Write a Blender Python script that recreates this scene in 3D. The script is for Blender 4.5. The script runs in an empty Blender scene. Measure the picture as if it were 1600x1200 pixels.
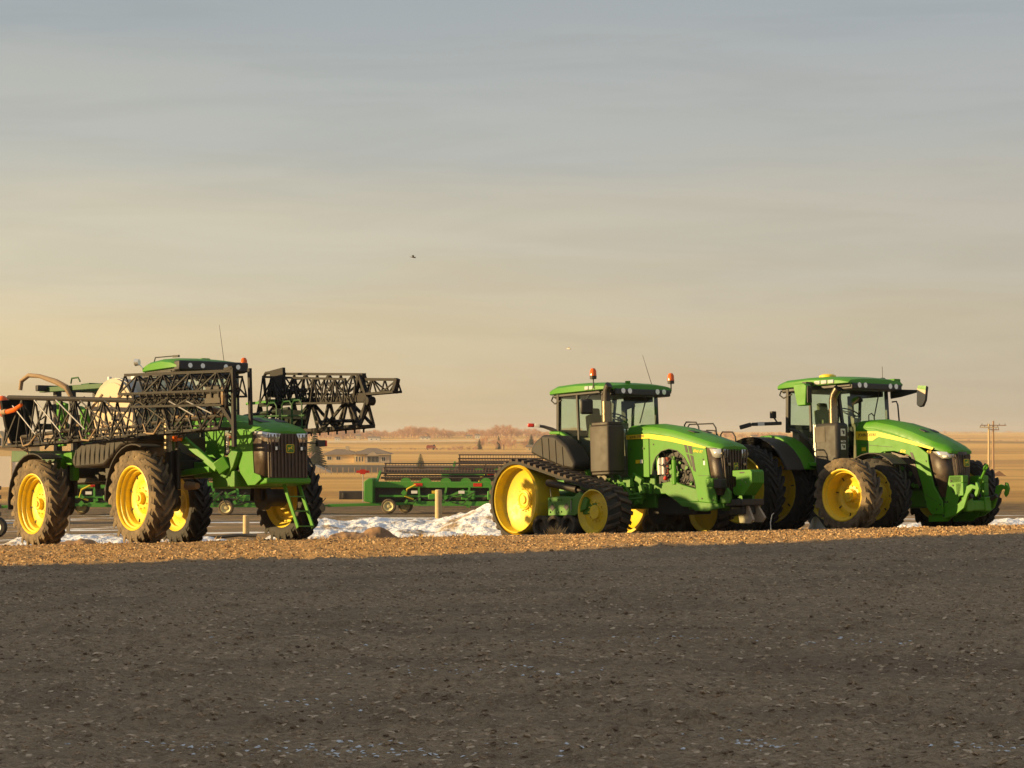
import bpy, bmesh, math, random
import numpy as np
from mathutils import Matrix, Vector, noise as mnoise
R = math.radians
rnd = random.Random(7)
SC = bpy.context.scene
COL = SC.collection
CZ = 1.6                                  # camera height above the ground at the photographer's feet

# ------------------------------------------------------------------ camera
cam_d = bpy.data.cameras.new('camera'); cam = bpy.data.objects.new('camera', cam_d); COL.objects.link(cam)
cam.location = (0, 0, CZ); cam.rotation_euler = (R(90), 0, 0)
cam_d.sensor_width = 36; cam_d.lens = 3560 / 1600 * 36; cam_d.shift_y = 75 / 1600
cam_d.clip_start = .5; cam_d.clip_end = 30000
SC.camera = cam

# ------------------------------------------------------------------ light
SUN_EL, SUN_AZ = 13.0, 9.0                # the sun is low on the left, almost square to the view
sdir = Vector((-math.cos(R(SUN_EL)) * math.cos(R(SUN_AZ)), -math.cos(R(SUN_EL)) * math.sin(R(SUN_AZ)), math.sin(R(SUN_EL))))
sun_d = bpy.data.lights.new('sun', 'SUN'); sun = bpy.data.objects.new('sun', sun_d); COL.objects.link(sun)
sun_d.energy = 5.0; sun_d.angle = R(.5); sun_d.color = (1, .70, .32)
sun.rotation_euler = sdir.to_track_quat('Z', 'Y').to_euler()
sun.location = (0, 0, 60)
SC.view_settings.view_transform = 'Standard'; SC.view_settings.look = 'None'
SC.view_settings.gamma = 1; SC.view_settings.use_curve_mapping = False
SC.view_settings.exposure = .85
EXP = 2 ** .85
SC.cycles.max_bounces = 6; SC.cycles.transparent_max_bounces = 12; SC.cycles.volume_bounces = 0

def srgb(r, g, b, k=1.0):
    f = lambda c: (c / 255 / 12.92 if c <= 10 else ((c / 255 + .055) / 1.055) ** 2.4) * k
    return (f(r), f(g), f(b), 1)

def make_world():
    w = bpy.data.worlds.new('World'); SC.world = w; w.use_nodes = True
    nt = w.node_tree; N = nt.nodes; L = nt.links; N.clear()
    out = N.new('ShaderNodeOutputWorld')
    sky = N.new('ShaderNodeTexSky'); sky.sky_type = 'NISHITA'; sky.sun_disc = False
    sky.sun_elevation = R(SUN_EL); sky.sun_rotation = math.atan2(sdir.x, sdir.y)
    sky.dust_density = 4; sky.air_density = 1.2
    b1 = N.new('ShaderNodeBackground'); b1.inputs[1].default_value = .05; L.new(sky.outputs[0], b1.inputs[0])
    tc = N.new('ShaderNodeTexCoord'); sep = N.new('ShaderNodeSeparateXYZ'); L.new(tc.outputs['Generated'], sep.inputs[0])
    def math_(op, a, b=None, clamp=False):
        m = N.new('ShaderNodeMath'); m.operation = op; m.use_clamp = clamp
        for i, v in enumerate((a, b)):
            if v is None: continue
            if hasattr(v, 'node'): L.new(v, m.inputs[i])
            else: m.inputs[i].default_value = v
        return m.outputs[0]
    # streaked thin cloud: noise stretched along the horizon
    mp = N.new('ShaderNodeMapping'); mp.inputs['Scale'].default_value = (2.2, 2.2, 15); mp.inputs['Rotation'].default_value = (0, R(-4), 0)
    L.new(tc.outputs['Generated'], mp.inputs[0])
    nz = N.new('ShaderNodeTexNoise'); nz.inputs['Scale'].default_value = 2.6; nz.inputs['Detail'].default_value = 7; nz.inputs['Roughness'].default_value = .55
    L.new(mp.outputs[0], nz.inputs[0])
    wob = math_('MULTIPLY', math_('SUBTRACT', nz.outputs[0], .5), .055)
    el = math_('ADD', sep.outputs[2], wob)
    def ramp(stops):
        r = N.new('ShaderNodeValToRGB'); e = r.color_ramp.elements
        while len(e) > 1: e.remove(e[-1])
        e[0].position, e[0].color = stops[0]
        for p, c in stops[1:]:
            x = e.new(p); x.color = c
        r.color_ramp.interpolation = 'B_SPLINE' if False else 'EASE'
        L.new(el, r.inputs[0]); return r.outputs[0]
    k = 1 / EXP
    away = ramp([(0, srgb(198, 182, 158, k)), (.04, srgb(196, 186, 164, k)), (.09, srgb(192, 187, 175, k)), (.14, srgb(178, 181, 180, k)), (.20, srgb(166, 174, 180, k)), (.5, srgb(164, 170, 178, k)), (1, srgb(158, 166, 178, k))])
    warm = ramp([(0, srgb(230, 198, 146, k)), (.04, srgb(232, 212, 170, k)), (.08, srgb(218, 209, 184, k)), (.13, srgb(190, 191, 184, k)), (.19, srgb(166, 174, 177, k)), (.5, srgb(166, 171, 176, k)), (1, srgb(158, 166, 178, k))])
    dt = N.new('ShaderNodeVectorMath'); dt.operation = 'DOT_PRODUCT'; L.new(tc.outputs['Generated'], dt.inputs[0]); dt.inputs[1].default_value = (-math.cos(R(SUN_AZ)), -math.sin(R(SUN_AZ)), 0)
    f = N.new('ShaderNodeMapRange'); f.interpolation_type = 'SMOOTHSTEP'; L.new(dt.outputs['Value'], f.inputs[0])
    f.inputs[1].default_value = -.52; f.inputs[2].default_value = .22
    mx = N.new('ShaderNodeMix'); mx.data_type = 'RGBA'; L.new(f.outputs[0], mx.inputs[0]); L.new(away, mx.inputs[6]); L.new(warm, mx.inputs[7])
    # faint light/dark streaks
    mp2 = N.new('ShaderNodeMapping'); mp2.inputs['Scale'].default_value = (3.2, 3.2, 30); mp2.inputs['Rotation'].default_value = (0, R(7), 0); L.new(tc.outputs['Generated'], mp2.inputs[0])
    nw = N.new('ShaderNodeTexNoise'); nw.inputs['Scale'].default_value = 2.0; nw.inputs['Detail'].default_value = 8; nw.inputs['Roughness'].default_value = .6; nw.inputs['Distortion'].default_value = .6; L.new(mp2.outputs[0], nw.inputs[0])
    wr = N.new('ShaderNodeMapRange'); wr.interpolation_type = 'SMOOTHSTEP'; L.new(nw.outputs[0], wr.inputs[0]); wr.inputs[1].default_value = .42; wr.inputs[2].default_value = .66; wr.inputs[3].default_value = 0; wr.inputs[4].default_value = -.055
    st = math_('ADD', math_('ADD', math_('MULTIPLY', nz.outputs[0], .12), .965), wr.outputs[0])
    vm = N.new('ShaderNodeVectorMath'); vm.operation = 'SCALE'; L.new(mx.outputs[2], vm.inputs[0]); L.new(st, vm.inputs[3])
    b2 = N.new('ShaderNodeBackground'); b2.inputs[1].default_value = 1.0; L.new(vm.outputs[0], b2.inputs[0])
    ms = N.new('ShaderNodeMixShader'); ms.inputs[0].default_value = .93; L.new(b1.outputs[0], ms.inputs[1]); L.new(b2.outputs[0], ms.inputs[2])
    L.new(ms.outputs[0], out.inputs[0])
make_world()

# ------------------------------------------------------------------ materials
def nodes_mat(name):
    m = bpy.data.materials.new(name); m.use_nodes = True
    nt = m.node_tree; return m, nt, nt.nodes, nt.links, nt.nodes['Principled BSDF']

def mat(name, col, rough=.5, metal=0, dust=None, dust_amt=.4, dust_scale=6, bump=0, bump_scale=60, coat=0, spec=.5):
    m, nt, N, L, P = nodes_mat(name)
    c = (*col, 1) if len(col) == 3 else col
    P.inputs['Roughness'].default_value = rough; P.inputs['Metallic'].default_value = metal
    P.inputs['Specular IOR Level'].default_value = spec; P.inputs['Coat Weight'].default_value = coat
    P.inputs['Base Color'].default_value = c
    tc = N.new('ShaderNodeTexCoord')
    if dust:
        nz = N.new('ShaderNodeTexNoise'); nz.inputs['Scale'].default_value = dust_scale; nz.inputs['Detail'].default_value = 6; nz.inputs['Roughness'].default_value = .65
        L.new(tc.outputs['Object'], nz.inputs[0])
        r = N.new('ShaderNodeMapRange'); L.new(nz.outputs[0], r.inputs[0]); r.inputs[1].default_value = .35; r.inputs[2].default_value = .75; r.inputs[3].default_value = 0; r.inputs[4].default_value = dust_amt
        mx = N.new('ShaderNodeMix'); mx.data_type = 'RGBA'; L.new(r.outputs[0], mx.inputs[0]); mx.inputs[6].default_value = c; mx.inputs[7].default_value = (*dust, 1)
        L.new(mx.outputs[2], P.inputs['Base Color'])
        rr = N.new('ShaderNodeMapRange'); L.new(r.outputs[0], rr.inputs[0]); rr.inputs[3].default_value = rough; rr.inputs[4].default_value = min(1, rough + .5)
        L.new(rr.outputs[0], P.inputs['Roughness'])
    if bump:
        n2 = N.new('ShaderNodeTexNoise'); n2.inputs['Scale'].default_value = bump_scale; n2.inputs['Detail'].default_value = 5
        L.new(tc.outputs['Object'], n2.inputs[0])
        b = N.new('ShaderNodeBump'); b.inputs['Strength'].default_value = bump; b.inputs['Distance'].default_value = .02
        L.new(n2.outputs[0], b.inputs['Height']); L.new(b.outputs[0], P.inputs['Normal'])
    return m

DUST = (.20, .14, .085)
M = {}
M['green'] = mat('green_paint', (.052, .235, .003), .42, dust=(.10, .18, .03), dust_amt=.35, spec=.38)
M['green_cast'] = mat('green_casting_paint', (.045, .20, .006), .45, dust=(.14, .15, .06), dust_amt=.4, dust_scale=9, bump=.15)
M['green_old'] = mat('implement_green_paint', (.04, .25, .015), .5, dust=(.13, .20, .06), dust_amt=.5)
M['yellow'] = mat('yellow_paint', (.76, .555, .010), .38, dust=(.42, .32, .10), dust_amt=.55, dust_scale=6)
M['yellow_stripe'] = mat('yellow_stripe', (.85, .62, .02), .35)
M['black'] = mat('black_plastic', (.018, .018, .019), .45, dust=(.10, .08, .055), dust_amt=.3)
M['black_steel'] = mat('boom_black_steel', (.012, .011, .011), .6, dust=(.05, .036, .024), dust_amt=.4, dust_scale=5, spec=.3)
M['fender'] = mat('black_fender_plastic', (.022, .021, .021), .55, dust=(.08, .06, .038), dust_amt=.4, dust_scale=3, spec=.35)
M['brown'] = mat('dusty_black_canister', (.030, .024, .018), .42, dust=(.07, .052, .032), dust_amt=.5, dust_scale=3, spec=.4)
M['grille'] = mat('dark_grille_mesh', (.045, .032, .024), .35, dust=(.16, .11, .065), dust_amt=.5, dust_scale=5, bump=.2, bump_scale=150)
M['rubber'] = mat('dusty_tyre_rubber', (.028, .026, .024), .85, dust=(.17, .125, .07), dust_amt=.75, dust_scale=3.0, bump=.25, bump_scale=30)
M['rubber_clean'] = mat('black_tyre_rubber', (.020, .019, .018), .75, dust=(.07, .055, .035), dust_amt=.4, dust_scale=3.5, bump=.2, bump_scale=30)
M['mud'] = mat('dirty_tyre_rubber', (.045, .036, .027), .9, dust=(.31, .225, .125), dust_amt=.95, dust_scale=2.2, bump=.4, bump_scale=18)
M['rusty'] = mat('dusty_track_lugs', (.040, .029, .021), .75, dust=(.15, .092, .052), dust_amt=.7, dust_scale=6)
M['steel'] = mat('bare_steel', (.45, .44, .42), .35, metal=.9, dust=DUST, dust_amt=.4)
M['chrome'] = mat('exhaust_steel', (.22, .19, .13), .25, metal=.95, dust=(.2, .15, .08), dust_amt=.3)
M['tank'] = mat('brushed_steel_tank', (.40, .36, .29), .6, metal=.15, dust=(.34, .28, .2), dust_amt=.4, dust_scale=2)
M['poly'] = mat('cream_poly_tank', (.50, .40, .27), .6)
M['orange'] = mat('amber_lens', (.85, .16, .01), .15); M['orange'].node_tree.nodes['Principled BSDF'].inputs['Transmission Weight'].default_value = .25
M['red'] = mat('red_plastic', (.55, .03, .012), .3)
M['hose'] = mat('tan_braided_hose', (.28, .19, .11), .7, bump=.5, bump_scale=60)
M['white'] = mat('white_decal', (.75, .73, .68), .5)
M['seat'] = mat('seat_fabric', (.10, .11, .05), .8)
M['interior'] = mat('cab_interior_plastic', (.16, .14, .10), .6)
M['lens'] = mat('clear_headlight', (.75, .75, .72), .12, metal=.55)
M['dark'] = mat('oily_dark_metal', (.02, .02, .02), .5, dust=(.08, .06, .04), dust_amt=.5)
M['wood'] = mat('weathered_pole_wood', (.33, .21, .12), .85, dust=(.2, .12, .07), dust_amt=.5)
M['post'] = mat('pale_yellow_post', (.55, .42, .22), .7, dust=(.35, .25, .13), dust_amt=.5)
M['reel'] = mat('reel_dark_tubes', (.035, .028, .024), .55, dust=(.12, .08, .06), dust_amt=.5)
M['tine'] = mat('brown_tines', (.20, .11, .07), .7)
M['wall'] = mat('cream_stucco', (.62, .48, .27), .9)
M['wall_grey'] = mat('beige_siding', (.42, .34, .25), .9)
M['white_wall'] = mat('white_siding', (.72, .68, .60), .85)
M['roof'] = mat('brown_shingle_roof', (.20, .15, .11), .95, dust=(.12, .09, .07), dust_amt=.6, dust_scale=.6)
M['glass_dark'] = mat('dark_window', (.03, .035, .04), .12)
M['needles'] = mat('spruce_needles', (.050, .062, .028), .95, dust=(.10, .095, .045), dust_amt=.5, dust_scale=.9)
M['bark'] = mat('grey_bark', (.16, .11, .08), .95)
M['twigs'] = mat('bare_twigs', (.74, .50, .34), .95, dust=(.50, .33, .22), dust_amt=.8, dust_scale=.02)
M['rust'] = mat('rusty_red_paint', (.30, .06, .03), .7)
M['concrete'] = mat('pale_concrete', (.52, .42, .29), .9, dust=(.36, .28, .19), dust_amt=.5, dust_scale=2, bump=.3, bump_scale=9)
M['pale_frame'] = mat('weathered_pale_steel', (.40, .33, .24), .8, dust=(.2, .13, .08), dust_amt=.5, dust_scale=3)
M['hay'] = mat('yellow_straw', (.62, .46, .16), .95, bump=.6, bump_scale=8)
M['straw'] = mat('dry_grass_blades', (.62, .40, .17), .9, dust=(.40, .25, .11), dust_amt=.8, dust_scale=1.5)
M['green_dark'] = mat('shaded_dark_green', (.012, .075, .012), .5, dust=(.05, .08, .03), dust_amt=.3)  # darker green; shade on the rear boom arms is put into it
M['flat_black'] = mat('matt_black_panel', (.008, .008, .008), .7, spec=.2)
M['plastic_white'] = mat('crumpled_snow', (.88, .89, .92), .7, bump=.5, bump_scale=8)

def glass(name, tint, refl=.12):
    m, nt, N, L, P = nodes_mat(name); N.remove(P)
    out = N['Material Output']; t = N.new('ShaderNodeBsdfTransparent'); t.inputs[0].default_value = (*tint, 1)
    g = N.new('ShaderNodeBsdfGlossy'); g.inputs['Roughness'].default_value = .03; g.inputs[0].default_value = (.9, .95, .9, 1)
    fr = N.new('ShaderNodeLayerWeight'); fr.inputs[0].default_value = .35; ge = N.new('ShaderNodeNewGeometry')
    nb = N.new('ShaderNodeMath'); nb.operation = 'MULTIPLY_ADD'; L.new(ge.outputs['Backfacing'], nb.inputs[0]); nb.inputs[1].default_value = -1; nb.inputs[2].default_value = 1
    ff = N.new('ShaderNodeMath'); ff.operation = 'MULTIPLY'; L.new(fr.outputs['Fresnel'], ff.inputs[0]); L.new(nb.outputs[0], ff.inputs[1])
    ms = N.new('ShaderNodeMixShader'); L.new(ff.outputs[0], ms.inputs[0]); L.new(t.outputs[0], ms.inputs[1]); L.new(g.outputs[0], ms.inputs[2])
    L.new(ms.outputs[0], out.inputs[0]); return m
M['glass'] = glass('tinted_cab_glass', (.90, .965, .92))

# ------------------------------------------------------------------ mesh builder
class MB:
    def __init__(s): s.v = []; s.f = []; s.m = []
    def add(s, vs, fs, mi=0):
        o = len(s.v); s.v += [tuple(v) for v in vs]; s.f += [tuple(i + o for i in f) for f in fs]; s.m += [mi] * len(fs); return s
    def box(s, c, d, rot=None, mi=0):
        vs = []
        for sx in (-.5, .5):
            for sy in (-.5, .5):
                for sz in (-.5, .5):
                    v = Vector((sx * d[0], sy * d[1], sz * d[2]))
                    if rot is not None: v = rot @ v
                    vs.append((v.x + c[0], v.y + c[1], v.z + c[2]))
        return s.add(vs, [(0, 1, 3, 2), (4, 6, 7, 5), (0, 4, 5, 1), (2, 3, 7, 6), (0, 2, 6, 4), (1, 5, 7, 3)], mi)
    def bx(s, x0, x1, y0, y1, z0, z1, mi=0):
        return s.box(((x0 + x1) / 2, (y0 + y1) / 2, (z0 + z1) / 2), (x1 - x0, y1 - y0, z1 - z0), None, mi)
    def frame_of(s, d):
        d = Vector(d).normalized(); a = Vector((0, 0, 1)) if abs(d.z) < .9 else Vector((1, 0, 0))
        u = d.cross(a).normalized(); return u, d.cross(u)
    def cyl(s, p0, p1, r0, r1=None, n=12, mi=0, caps=True):
        r1 = r0 if r1 is None else r1
        p0, p1 = Vector(p0), Vector(p1); u, w = s.frame_of(p1 - p0); vs = []
        for p, r in ((p0, r0), (p1, r1)):
            for i in range(n):
                a = 2 * math.pi * i / n; vs.append(p + (u * math.cos(a) + w * math.sin(a)) * r)
        fs = [(i, (i + 1) % n, n + (i + 1) % n, n + i) for i in range(n)]
        if caps: fs += [tuple(range(n))[::-1], tuple(range(n, 2 * n))]
        return s.add(vs, fs, mi)
    def beam(s, p0, p1, w, h=None, mi=0):
        h = w if h is None else h
        p0, p1 = Vector(p0), Vector(p1); d = (p1 - p0)
        x = d.normalized(); a = Vector((0, 0, 1)) if abs(x.z) < .95 else Vector((1, 0, 0))
        y = a.cross(x).normalized(); z = x.cross(y)
        return s.box((p0 + p1) / 2, (d.length, w, h), Matrix((x, y, z)).transposed(), mi)
    def tube(s, pts, r, n=8, mi=0):
        pts = [Vector(p) for p in pts]; vs = []; rs = r if isinstance(r, (list, tuple)) else [r] * len(pts)
        pu = None
        for k, p in enumerate(pts):
            d = (pts[min(k + 1, len(pts) - 1)] - pts[max(k - 1, 0)]).normalized()
            if pu is None: u, w = s.frame_of(d)
            else:
                u = (pu - d * pu.dot(d)).normalized(); w = d.cross(u)
            pu = u
            for i in range(n):
                a = 2 * math.pi * i / n; vs.append(p + (u * math.cos(a) + w * math.sin(a)) * rs[k])
        fs = [(k * n + i, k * n + (i + 1) % n, (k + 1) * n + (i + 1) % n, (k + 1) * n + i) for k in range(len(pts) - 1) for i in range(n)]
        fs += [tuple(range(n))[::-1], tuple(range((len(pts) - 1) * n, len(pts) * n))]
        return s.add(vs, fs, mi)
    def prism(s, poly, y0, y1, mi=0, ax='y'):
        n = len(poly); T = {'y': lambda a, b, c: (a, c, b), 'x': lambda a, b, c: (c, a, b), 'z': lambda a, b, c: (a, b, c)}[ax]
        vs = [T(a, b, y0) for a, b in poly] + [T(a, b, y1) for a, b in poly]
        fs = [tuple(range(n)), tuple(range(2 * n - 1, n - 1, -1))] + [(i, n + i, n + (i + 1) % n, (i + 1) % n) for i in range(n)]
        return s.add(vs, fs, mi)
    def revolve(s, prof, n=40, c=(0, 0, 0), closed=False, mi=0):
        vs = []
        for i in range(n):
            a = 2 * math.pi * i / n
            for r, y in prof: vs.append((c[0] + r * math.cos(a), c[1] + y, c[2] + r * math.sin(a)))
        k = len(prof); fs = []
        for i in range(n):
            j = (i + 1) % n
            for q in range(k if closed else k - 1):
                q2 = (q + 1) % k; fs.append((i * k + q, i * k + q2, j * k + q2, j * k + q))
        return s.add(vs, fs, mi)
    def loft(s, secs, mi=0, cap=True):
        k = len(secs[0]); vs = [p for sec in secs for p in sec]; fs = []
        for i in range(len(secs) - 1):
            for q in range(k - 1): fs.append((i * k + q, i * k + q + 1, (i + 1) * k + q + 1, (i + 1) * k + q))
        if cap: fs += [tuple(range(k))[::-1], tuple(range((len(secs) - 1) * k, len(secs) * k))]
        return s.add(vs, fs, mi)
    def ball(s, c, r, n=12, m=7, zs=1, mi=0):
        vs = [(c[0], c[1], c[2] + r * zs)]
        for j in range(1, m):
            t = math.pi * j / m
            for i in range(n):
                a = 2 * math.pi * i / n; vs.append((c[0] + r * math.sin(t) * math.cos(a), c[1] + r * math.sin(t) * math.sin(a), c[2] + r * zs * math.cos(t)))
        vs.append((c[0], c[1], c[2] - r * zs)); fs = [(0, 1 + i, 1 + (i + 1) % n) for i in range(n)]
        for j in range(m - 2):
            for i in range(n): fs.append((1 + j * n + i, 1 + (j + 1) * n + i, 1 + (j + 1) * n + (i + 1) % n, 1 + j * n + (i + 1) % n))
        e = len(vs) - 1; b = 1 + (m - 2) * n; fs += [(e, b + (i + 1) % n, b + i) for i in range(n)]
        return s.add(vs, fs, mi)
    def mesh(s, name, mats, smooth=True, ang=35):
        me = bpy.data.meshes.new(name); me.from_pydata(s.v, [], s.f)
        for m in (mats if isinstance(mats, (list, tuple)) else [mats]): me.materials.append(m)
        me.polygons.foreach_set('material_index', s.m)
        bm = bmesh.new(); bm.from_mesh(me); bmesh.ops.recalc_face_normals(bm, faces=bm.faces); bm.to_mesh(me); bm.free()
        if smooth:
            me.polygons.foreach_set('use_smooth', [True] * len(me.polygons)); me.set_sharp_from_angle(angle=R(ang))
        me.update(); return me
    def build(s, name, mats, parent=None, bev=0, smooth=True, solid=0, label=None):
        o = bpy.data.objects.new(name, s.mesh(name, mats, smooth)); COL.objects.link(o); o.parent = parent
        if solid:
            md = o.modifiers.new('thick', 'SOLIDIFY'); md.thickness = solid; md.offset = 0
        if bev:
            md = o.modifiers.new('edges', 'BEVEL'); md.width = bev; md.segments = 2; md.limit_method = 'ANGLE'; md.angle_limit = R(40); md.harden_normals = False
        if label: o['label'] = label
        return o

def tag(o, label=None, cat=None, group=None, kind=None):
    if label: o['label'] = label
    if cat: o['category'] = cat
    if group: o['group'] = group
    if kind: o['kind'] = kind
    return o
def empty(name, parent=None, loc=(0, 0, 0)):
    o = bpy.data.objects.new(name, None); COL.objects.link(o); o.parent = parent; o.location = loc; o.empty_display_size = .2; return o
def link(name, mesh, parent=None, loc=(0, 0, 0), rot=(0, 0, 0), sc=None):
    o = bpy.data.objects.new(name, mesh); COL.objects.link(o); o.parent = parent; o.location = loc; o.rotation_euler = rot
    if sc: o.scale = sc
    return o
def copy_tree(o, parent=None):
    c = o.copy(); COL.objects.link(c); c.parent = parent
    for ch in [q for q in o.children]: copy_tree(ch, c)
    return c
def text(name, s, size, m, parent, loc, rot, ext=.004, shear=0, align='CENTER', sx=1):
    cu = bpy.data.curves.new(name, 'FONT'); cu.body = s; cu.size = size; cu.extrude = ext; cu.align_x = align; cu.align_y = 'CENTER'; cu.shear = shear; cu.resolution_u = 2
    t = bpy.data.objects.new(name, cu); COL.objects.link(t)
    dg = bpy.context.evaluated_depsgraph_get(); me = bpy.data.meshes.new_from_object(t.evaluated_get(dg)); me.materials.clear(); me.materials.append(m)
    bpy.data.objects.remove(t); bpy.data.curves.remove(cu)
    o = link(name, me, parent, loc, rot); o.scale = (sx, 1, 1); return o

# ------------------------------------------------------------------ terrain
PY = [-60, 0, 11, 20, 30, 36, 41, 44.2, 49.1, 56, 60, 70, 85, 110, 170, 300, 600, 800, 1000, 1400, 1800, 2600, 5000, 9000, 14000]
PZ = [-1.5, -1.5, -1.6, -1.7, -1.78, -1.86, -1.945, -2.052, -2.297, -2.642, -2.80, -3.05, -3.45, -3.95, -4.7, -6.8, -10.4, -10.4, -7.0, -6.4, -5.5, -4.2, -2.2, -1.2, -1.0]
def G(x, y):
    """ground height above the photographer's feet"""
    z = np.interp(y, PY, PZ)
    t = np.interp(y, [18, 30, 37, 43, 60, 110], [0, .026, .026, .02, .02, 0])
    z = z + t * np.clip(x, -18, 18)
    und = (np.sin(x * .012 + y * .004) + np.sin(x * .005 - y * .009 + 1.3)) * np.interp(y, [120, 500, 2000], [0, .5, .9])
    lum = (np.sin(x * 1.3 + np.sin(y * .7) * 1.2) * np.sin(y * 1.1 + x * .31) * .018 + np.sin(x * .41 + 2) * np.sin(y * .5) * .02) * np.interp(y, [0, 5, 38, 42], [0, 1, 1, 0])
    return z + und + lum + CZ

def field_mat():
    """one sheet: gravel yard, dry verge, dirt lot with snow, stubble fields, by real position"""
    m, nt, N, L, P = nodes_mat('ground_surface')
    P.inputs['Roughness'].default_value = .95; P.inputs['Specular IOR Level'].default_value = .15
    geo = N.new('ShaderNodeNewGeometry'); sep = N.new('ShaderNodeSeparateXYZ'); L.new(geo.outputs['Position'], sep.inputs[0])
    def noise(scale, detail=5, rough=.6, sc=(1, 1, 1)):
        mp = N.new('ShaderNodeMapping'); mp.inputs['Scale'].default_value = sc; L.new(geo.outputs['Position'], mp.inputs[0])
        n = N.new('ShaderNodeTexNoise'); n.inputs['Scale'].default_value = scale; n.inputs['Detail'].default_value = detail; n.inputs['Roughness'].default_value = rough
        L.new(mp.outputs[0], n.inputs[0]); return n.outputs[0]
    def mth(op, a, b, clamp=False):
        q = N.new('ShaderNodeMath'); q.operation = op; q.use_clamp = clamp
        for i, v in enumerate((a, b)):
            if hasattr(v, 'node'): L.new(v, q.inputs[i])
            else: q.inputs[i].default_value = v
        return q.outputs[0]
    def rng(v, a, b):
        q = N.new('ShaderNodeMapRange'); q.interpolation_type = 'SMOOTHSTEP'; L.new(v, q.inputs[0]); q.inputs[1].default_value = a; q.inputs[2].default_value = b; return q.outputs[0]
    def mix(f, a, b):
        q = N.new('ShaderNodeMix'); q.data_type = 'RGBA'
        if hasattr(f, 'node'): L.new(f, q.inputs[0])
        else: q.inputs[0].default_value = f
        for i, v in ((6, a), (7, b)):
            if hasattr(v, 'node'): L.new(v, q.inputs[i])
            else: q.inputs[i].default_value = (*v, 1)
        return q.outputs[2]
    Y = sep.outputs[1]; X = sep.outputs[0]
    n1 = noise(.35, 4); n2 = noise(13, 6, .75); n3 = noise(55, 3, .6); n4 = noise(2.2, 5)
    Yj = mth('ADD', Y, mth('MULTIPLY', mth('SUBTRACT', n4, .5), 2.4))
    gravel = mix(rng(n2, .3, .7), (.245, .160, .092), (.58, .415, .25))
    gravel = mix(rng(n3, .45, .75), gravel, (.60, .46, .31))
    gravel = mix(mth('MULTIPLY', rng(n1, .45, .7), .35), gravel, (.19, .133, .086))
    sun_tinted_gravel = mix(rng(n2, .3, .75), (.44, .25, .095), (.68, .42, .175))
    gravel = mix(rng(mth('SUBTRACT', Yj, mth('MULTIPLY', X, .158)), 33.2, 35.6), gravel, sun_tinted_gravel)  # warmer gravel past the shade edge: sunlight put into the colour
    strk = noise(.5, 5, .65, (.22, 1, 1)); gravel = mix(mth('MULTIPLY', rng(strk, .48, .62), .35), gravel, (.20, .145, .097))
    verge = mix(rng(n2, .35, .7), (.40, .25, .11), (.68, .44, .19))
    c = mix(rng(Yj, 47.6, 48.8), gravel, verge)
    lot = mix(rng(n4, .35, .65), (.17, .13, .085), (.27, .20, .125))
    lot = mix(mth('MULTIPLY', rng(noise(.25, 5, .6, (1, 2.5, 1)), .55, .62), .8), lot, (.42, .27, .13))
    c = mix(rng(mth('ADD', Yj, 0), 53.2, 54.6), c, lot)
    snow = rng(noise(.16, 6, .62, (1, 2.2, 1)), .56, .60)
    snow = mth('MULTIPLY', snow, rng(Y, 56, 58)); snow = mth('MULTIPLY', snow, mth('SUBTRACT', 1, rng(Y, 95, 120)))
    c = mix(snow, c, (.80, .82, .86))
    # far fields in long bands
    band = noise(.010, 5, .55, (.16, 1, 1)); band2 = noise(.05, 4, .6, (.12, 1, 1))
    gold = mix(rng(band2, .35, .65), (.80, .47, .15), (.92, .60, .22))
    gold = mix(mth('MULTIPLY', rng(band, .50, .60), .75), gold, (.50, .28, .11))
    gold = mix(mth('MULTIPLY', rng(noise(.6, 4), .4, .8), .3), gold, (.46, .29, .13))
    c = mix(rng(Yj, 128, 150), c, gold)
    yard = mth('MULTIPLY', rng(Yj, 470, 480), mth('SUBTRACT', 1, rng(Yj, 640, 660)))
    yard = mth('MULTIPLY', yard, mth('SUBTRACT', 1, rng(X, 30, 60)))
    c = mix(yard, c, (.15, .13, .10))
    road = mth('MULTIPLY', rng(Y, 1600, 1612), mth('SUBTRACT', 1, rng(Y, 1740, 1760)))
    c = mix(mth('MULTIPLY', road, .8), c, (.78, .62, .42))
    rd2 = mth('MULTIPLY', rng(Y, 1290, 1300), mth('SUBTRACT', 1, rng(Y, 1420, 1450)))
    c = mix(mth('MULTIPLY', rd2, .6), c, (.24, .15, .09))
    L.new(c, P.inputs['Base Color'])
    # relief
    h1 = mth('ADD', mth('MULTIPLY', n2, .6), mth('MULTIPLY', n3, .35))
    b = N.new('ShaderNodeBump'); b.inputs['Strength'].default_value = 1; b.inputs['Distance'].default_value = .10; L.new(h1, b.inputs['Height'])
    # stubble: rough on a metre scale far away
    h2 = noise(1.3, 5, .8)
    b2 = N.new('ShaderNodeBump'); b2.inputs['Strength'].default_value = 1; b2.inputs['Distance'].default_value = 1.5; L.new(h2, b2.inputs['Height'])
    mv = N.new('ShaderNodeMix'); mv.data_type = 'VECTOR'; L.new(rng(Y, 60, 130), mv.inputs[0]); L.new(b.outputs[0], mv.inputs[4]); L.new(b2.outputs[0], mv.inputs[5])
    L.new(mv.outputs[1], P.inputs['Normal'])
    return m
M['ground'] = field_mat()

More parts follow.
